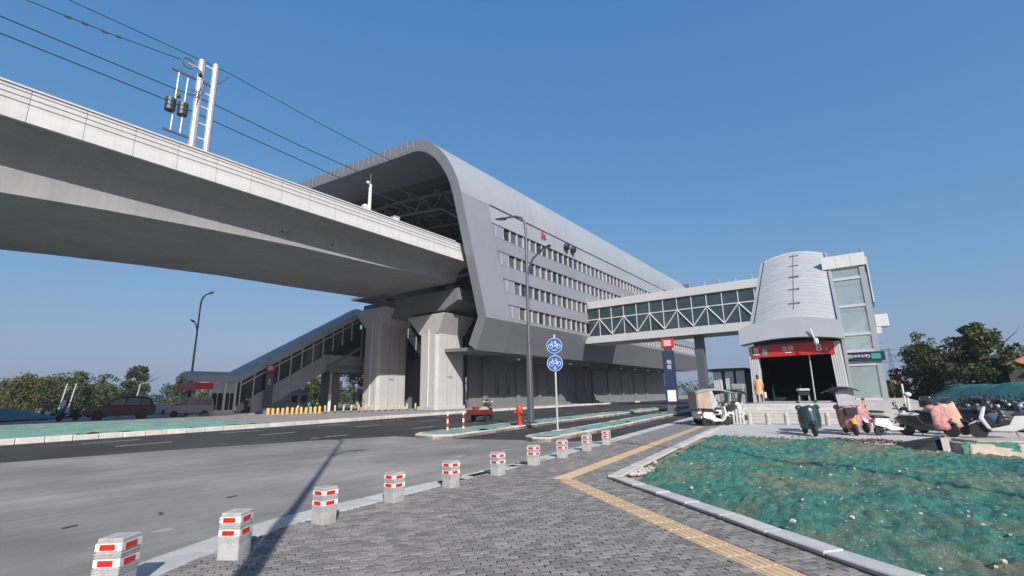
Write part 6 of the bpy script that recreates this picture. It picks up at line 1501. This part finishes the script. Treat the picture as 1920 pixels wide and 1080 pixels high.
pylon('faint steel power pylon in the haze, nearer and taller one', 560, -8, 46); pylon('faint steel power pylon in the haze, farther one right of the first', 640, -24, 44)
# left hand side
tree('yellow green broad tree at the left, lower one', 17.5, 108.5, 6.4, 10.5, 'leaf_yellow', n=60, per=60, leaf=.22, trunk=.12)
tree('darker green rounded tree standing beside the yellowish one', 22.2, 107, 7.0, 9.5, 'leaf_mid', n=70, per=65, leaf=.22, trunk=.12)
tree('loose tree with feathery upright branches at left', 26.2, 106.5, 6.8, 5.0, 'leaf_mid', n=34, per=40, leaf=.18, bare=.15, trunk=.15)
tree('slender dark pine like tree with layered crown against the sky', 30.6, 106, 8.3, 7.5, 'leaf_dark', n=64, per=70, leaf=.17, trunk=.3, lobes=[(-.02, .9, .2), (.12, .74, .16), (-.2, .6, .17), (.1, .5, .18), (-.1, .78, .17), (.0, .42, .22)])
tree('yellowish bush left of the far stair hall', 37.4, 103.5, 6.0, 5, 'leaf_yellow', n=36, per=60, leaf=.2, trunk=.05)
tree('tall pale willow like tree seen under the corridor', 62, 86, 8.6, 8, 'leaf_pale', n=60, per=60, leaf=.2, trunk=.1)
tree('mid green tree seen under the corridor left of the pale one', 55, 90, 6.4, 7, 'leaf_mid', n=50, per=60, leaf=.2, trunk=.1)
tree('mid green tree filling the gap beside the shaded pier', 70, 88, 7.6, 8, 'leaf_mid', n=50, per=60, leaf=.2, trunk=.1)
cs, rs_ = [], []
for k in range(420):
    u = rnd.random(); x = -30 + 160 * u; y = 118 + rnd.uniform(-4, 12) + .1 * x; hh = 4.6 + 1.4 * noise.noise((x * .06, 1, 2))
    cs.append((x, y, rnd.uniform(.3, hh))); rs_.append(rnd.uniform(1.1, 1.9))
o = bpy.data.objects.new('far_hedge', leaf_mesh('far_hedge', cs, rs_, 60, .32, 'leaf_dark')); C.objects.link(o); tag(o, 'dark continuous belt of bushes beyond the far lot', 'hedge', kind='stuff')
cs, rs_ = [], []
for k in range(300):
    x = rnd.uniform(90, 420); y = rnd.uniform(-70, -20) * (x / 110); cs.append((x, y, rnd.uniform(.3, 4.5))); rs_.append(rnd.uniform(1.5, 3))
o = bpy.data.objects.new('far_wood', leaf_mesh('far_wood', cs, rs_, 45, .6, 'leaf_dark')); C.objects.link(o); tag(o, 'distant low belt of trees on the right horizon', 'wood', kind='stuff')
cs, rs_ = [], []
for k in range(360):
    a = rnd.uniform(.02, 1.75); r_ = rnd.uniform(230, 520); cs.append((r_ * math.cos(a), r_ * math.sin(a), rnd.uniform(.5, 6))); rs_.append(rnd.uniform(3, 6))
o = bpy.data.objects.new('horizon_wood', leaf_mesh('horizon_wood', cs, rs_, 40, 1.0, 'leaf_mid')); C.objects.link(o); tag(o, 'hazy belt of trees along the horizon behind the viaduct', 'wood', kind='stuff')
# leaning white poles, conveyor frame and fence in the far lot
for nm, x, y, lx in (('left', 18.3, 95, .5), ('middle', 19.3, 95, .5), ('right', 27, 94, .35)):
    o = MB().cyl((x, y, .1), (x + lx, y - .3, 4.6), .09, n=6).build('lot_pole', 'galv'); tag(o, 'leaning pale pole in the far lot, %s one' % nm, 'pole', 'leaning poles in the far lot')
gn = thing('gantry_frame', 'thin dark gantry truss above the hedge at the far left', 'gantry', (8, 125, 0))
for z in (5.4, 6.4): MB().box(-12, 21, 124.9, 125.1, z - .08, z + .08).build('chord', 'lamp_grey', gn)
for k in range(20): MB().cyl((-12 + k * 1.65, 125, 5.4 if k % 2 else 6.4), (-12 + (k + 1) * 1.65, 125, 6.4 if k % 2 else 5.4), .06, n=4).build('web_member', 'lamp_grey', gn)
for x in (-11, 5, 20): MB().box(x - .15, x + .15, 124.8, 125.2, 0, 5.4).build('leg', 'lamp_grey', gn)
cbn = thing('site_cabin', 'white site cabin seen under the slope of the far stair hall', 'cabin', (40, 74, 0))
MB().box(37.6, 43.5, 72, 75, .2, 3.0).build('wall', 'white_paint', cbn); MB().box(37.4, 43.7, 71.8, 75.2, 3.0, 3.15).build('roof', 'galv', cbn)
for x in (40.6, 42.2): MB().box(x, x + .9, 71.95, 71.99, 1.3, 2.3).build('window', 'glass_dark', cbn)
cv = thing('covered_car', 'white covered vehicle among the far scooters', 'car', (23.5, 78, 0)); MB().ell((23.5, 78, .9), (2.4, 1.0, .95), 16, 8).build('cover', 'white_paint', cv, smooth=60); MB().box(21.3, 25.7, 77.2, 78.8, .15, .7).build('skirt', 'white_paint', cv, bevel=.1)

# ================================================================== HAZE
hm = bpy.data.materials.new('haze_air'); hm.use_nodes = True; nt = hm.node_tree
nt.nodes.remove(nt.nodes['Principled BSDF']); pv = nt.nodes.new('ShaderNodeVolumePrincipled')
pv.inputs['Color'].default_value = (.82, .88, .97, 1); pv.inputs['Density'].default_value = .00045; pv.inputs['Anisotropy'].default_value = .2
nt.links.new(pv.outputs[0], nt.nodes['Material Output'].inputs['Volume']); MAT['haze_air'] = hm
tag(MB().box(-1250, 1850, -1250, 1850, -1.1, 62).build('haze', 'haze_air'), 'thin pale haze filling the air over the whole site', 'haze', kind='stuff')
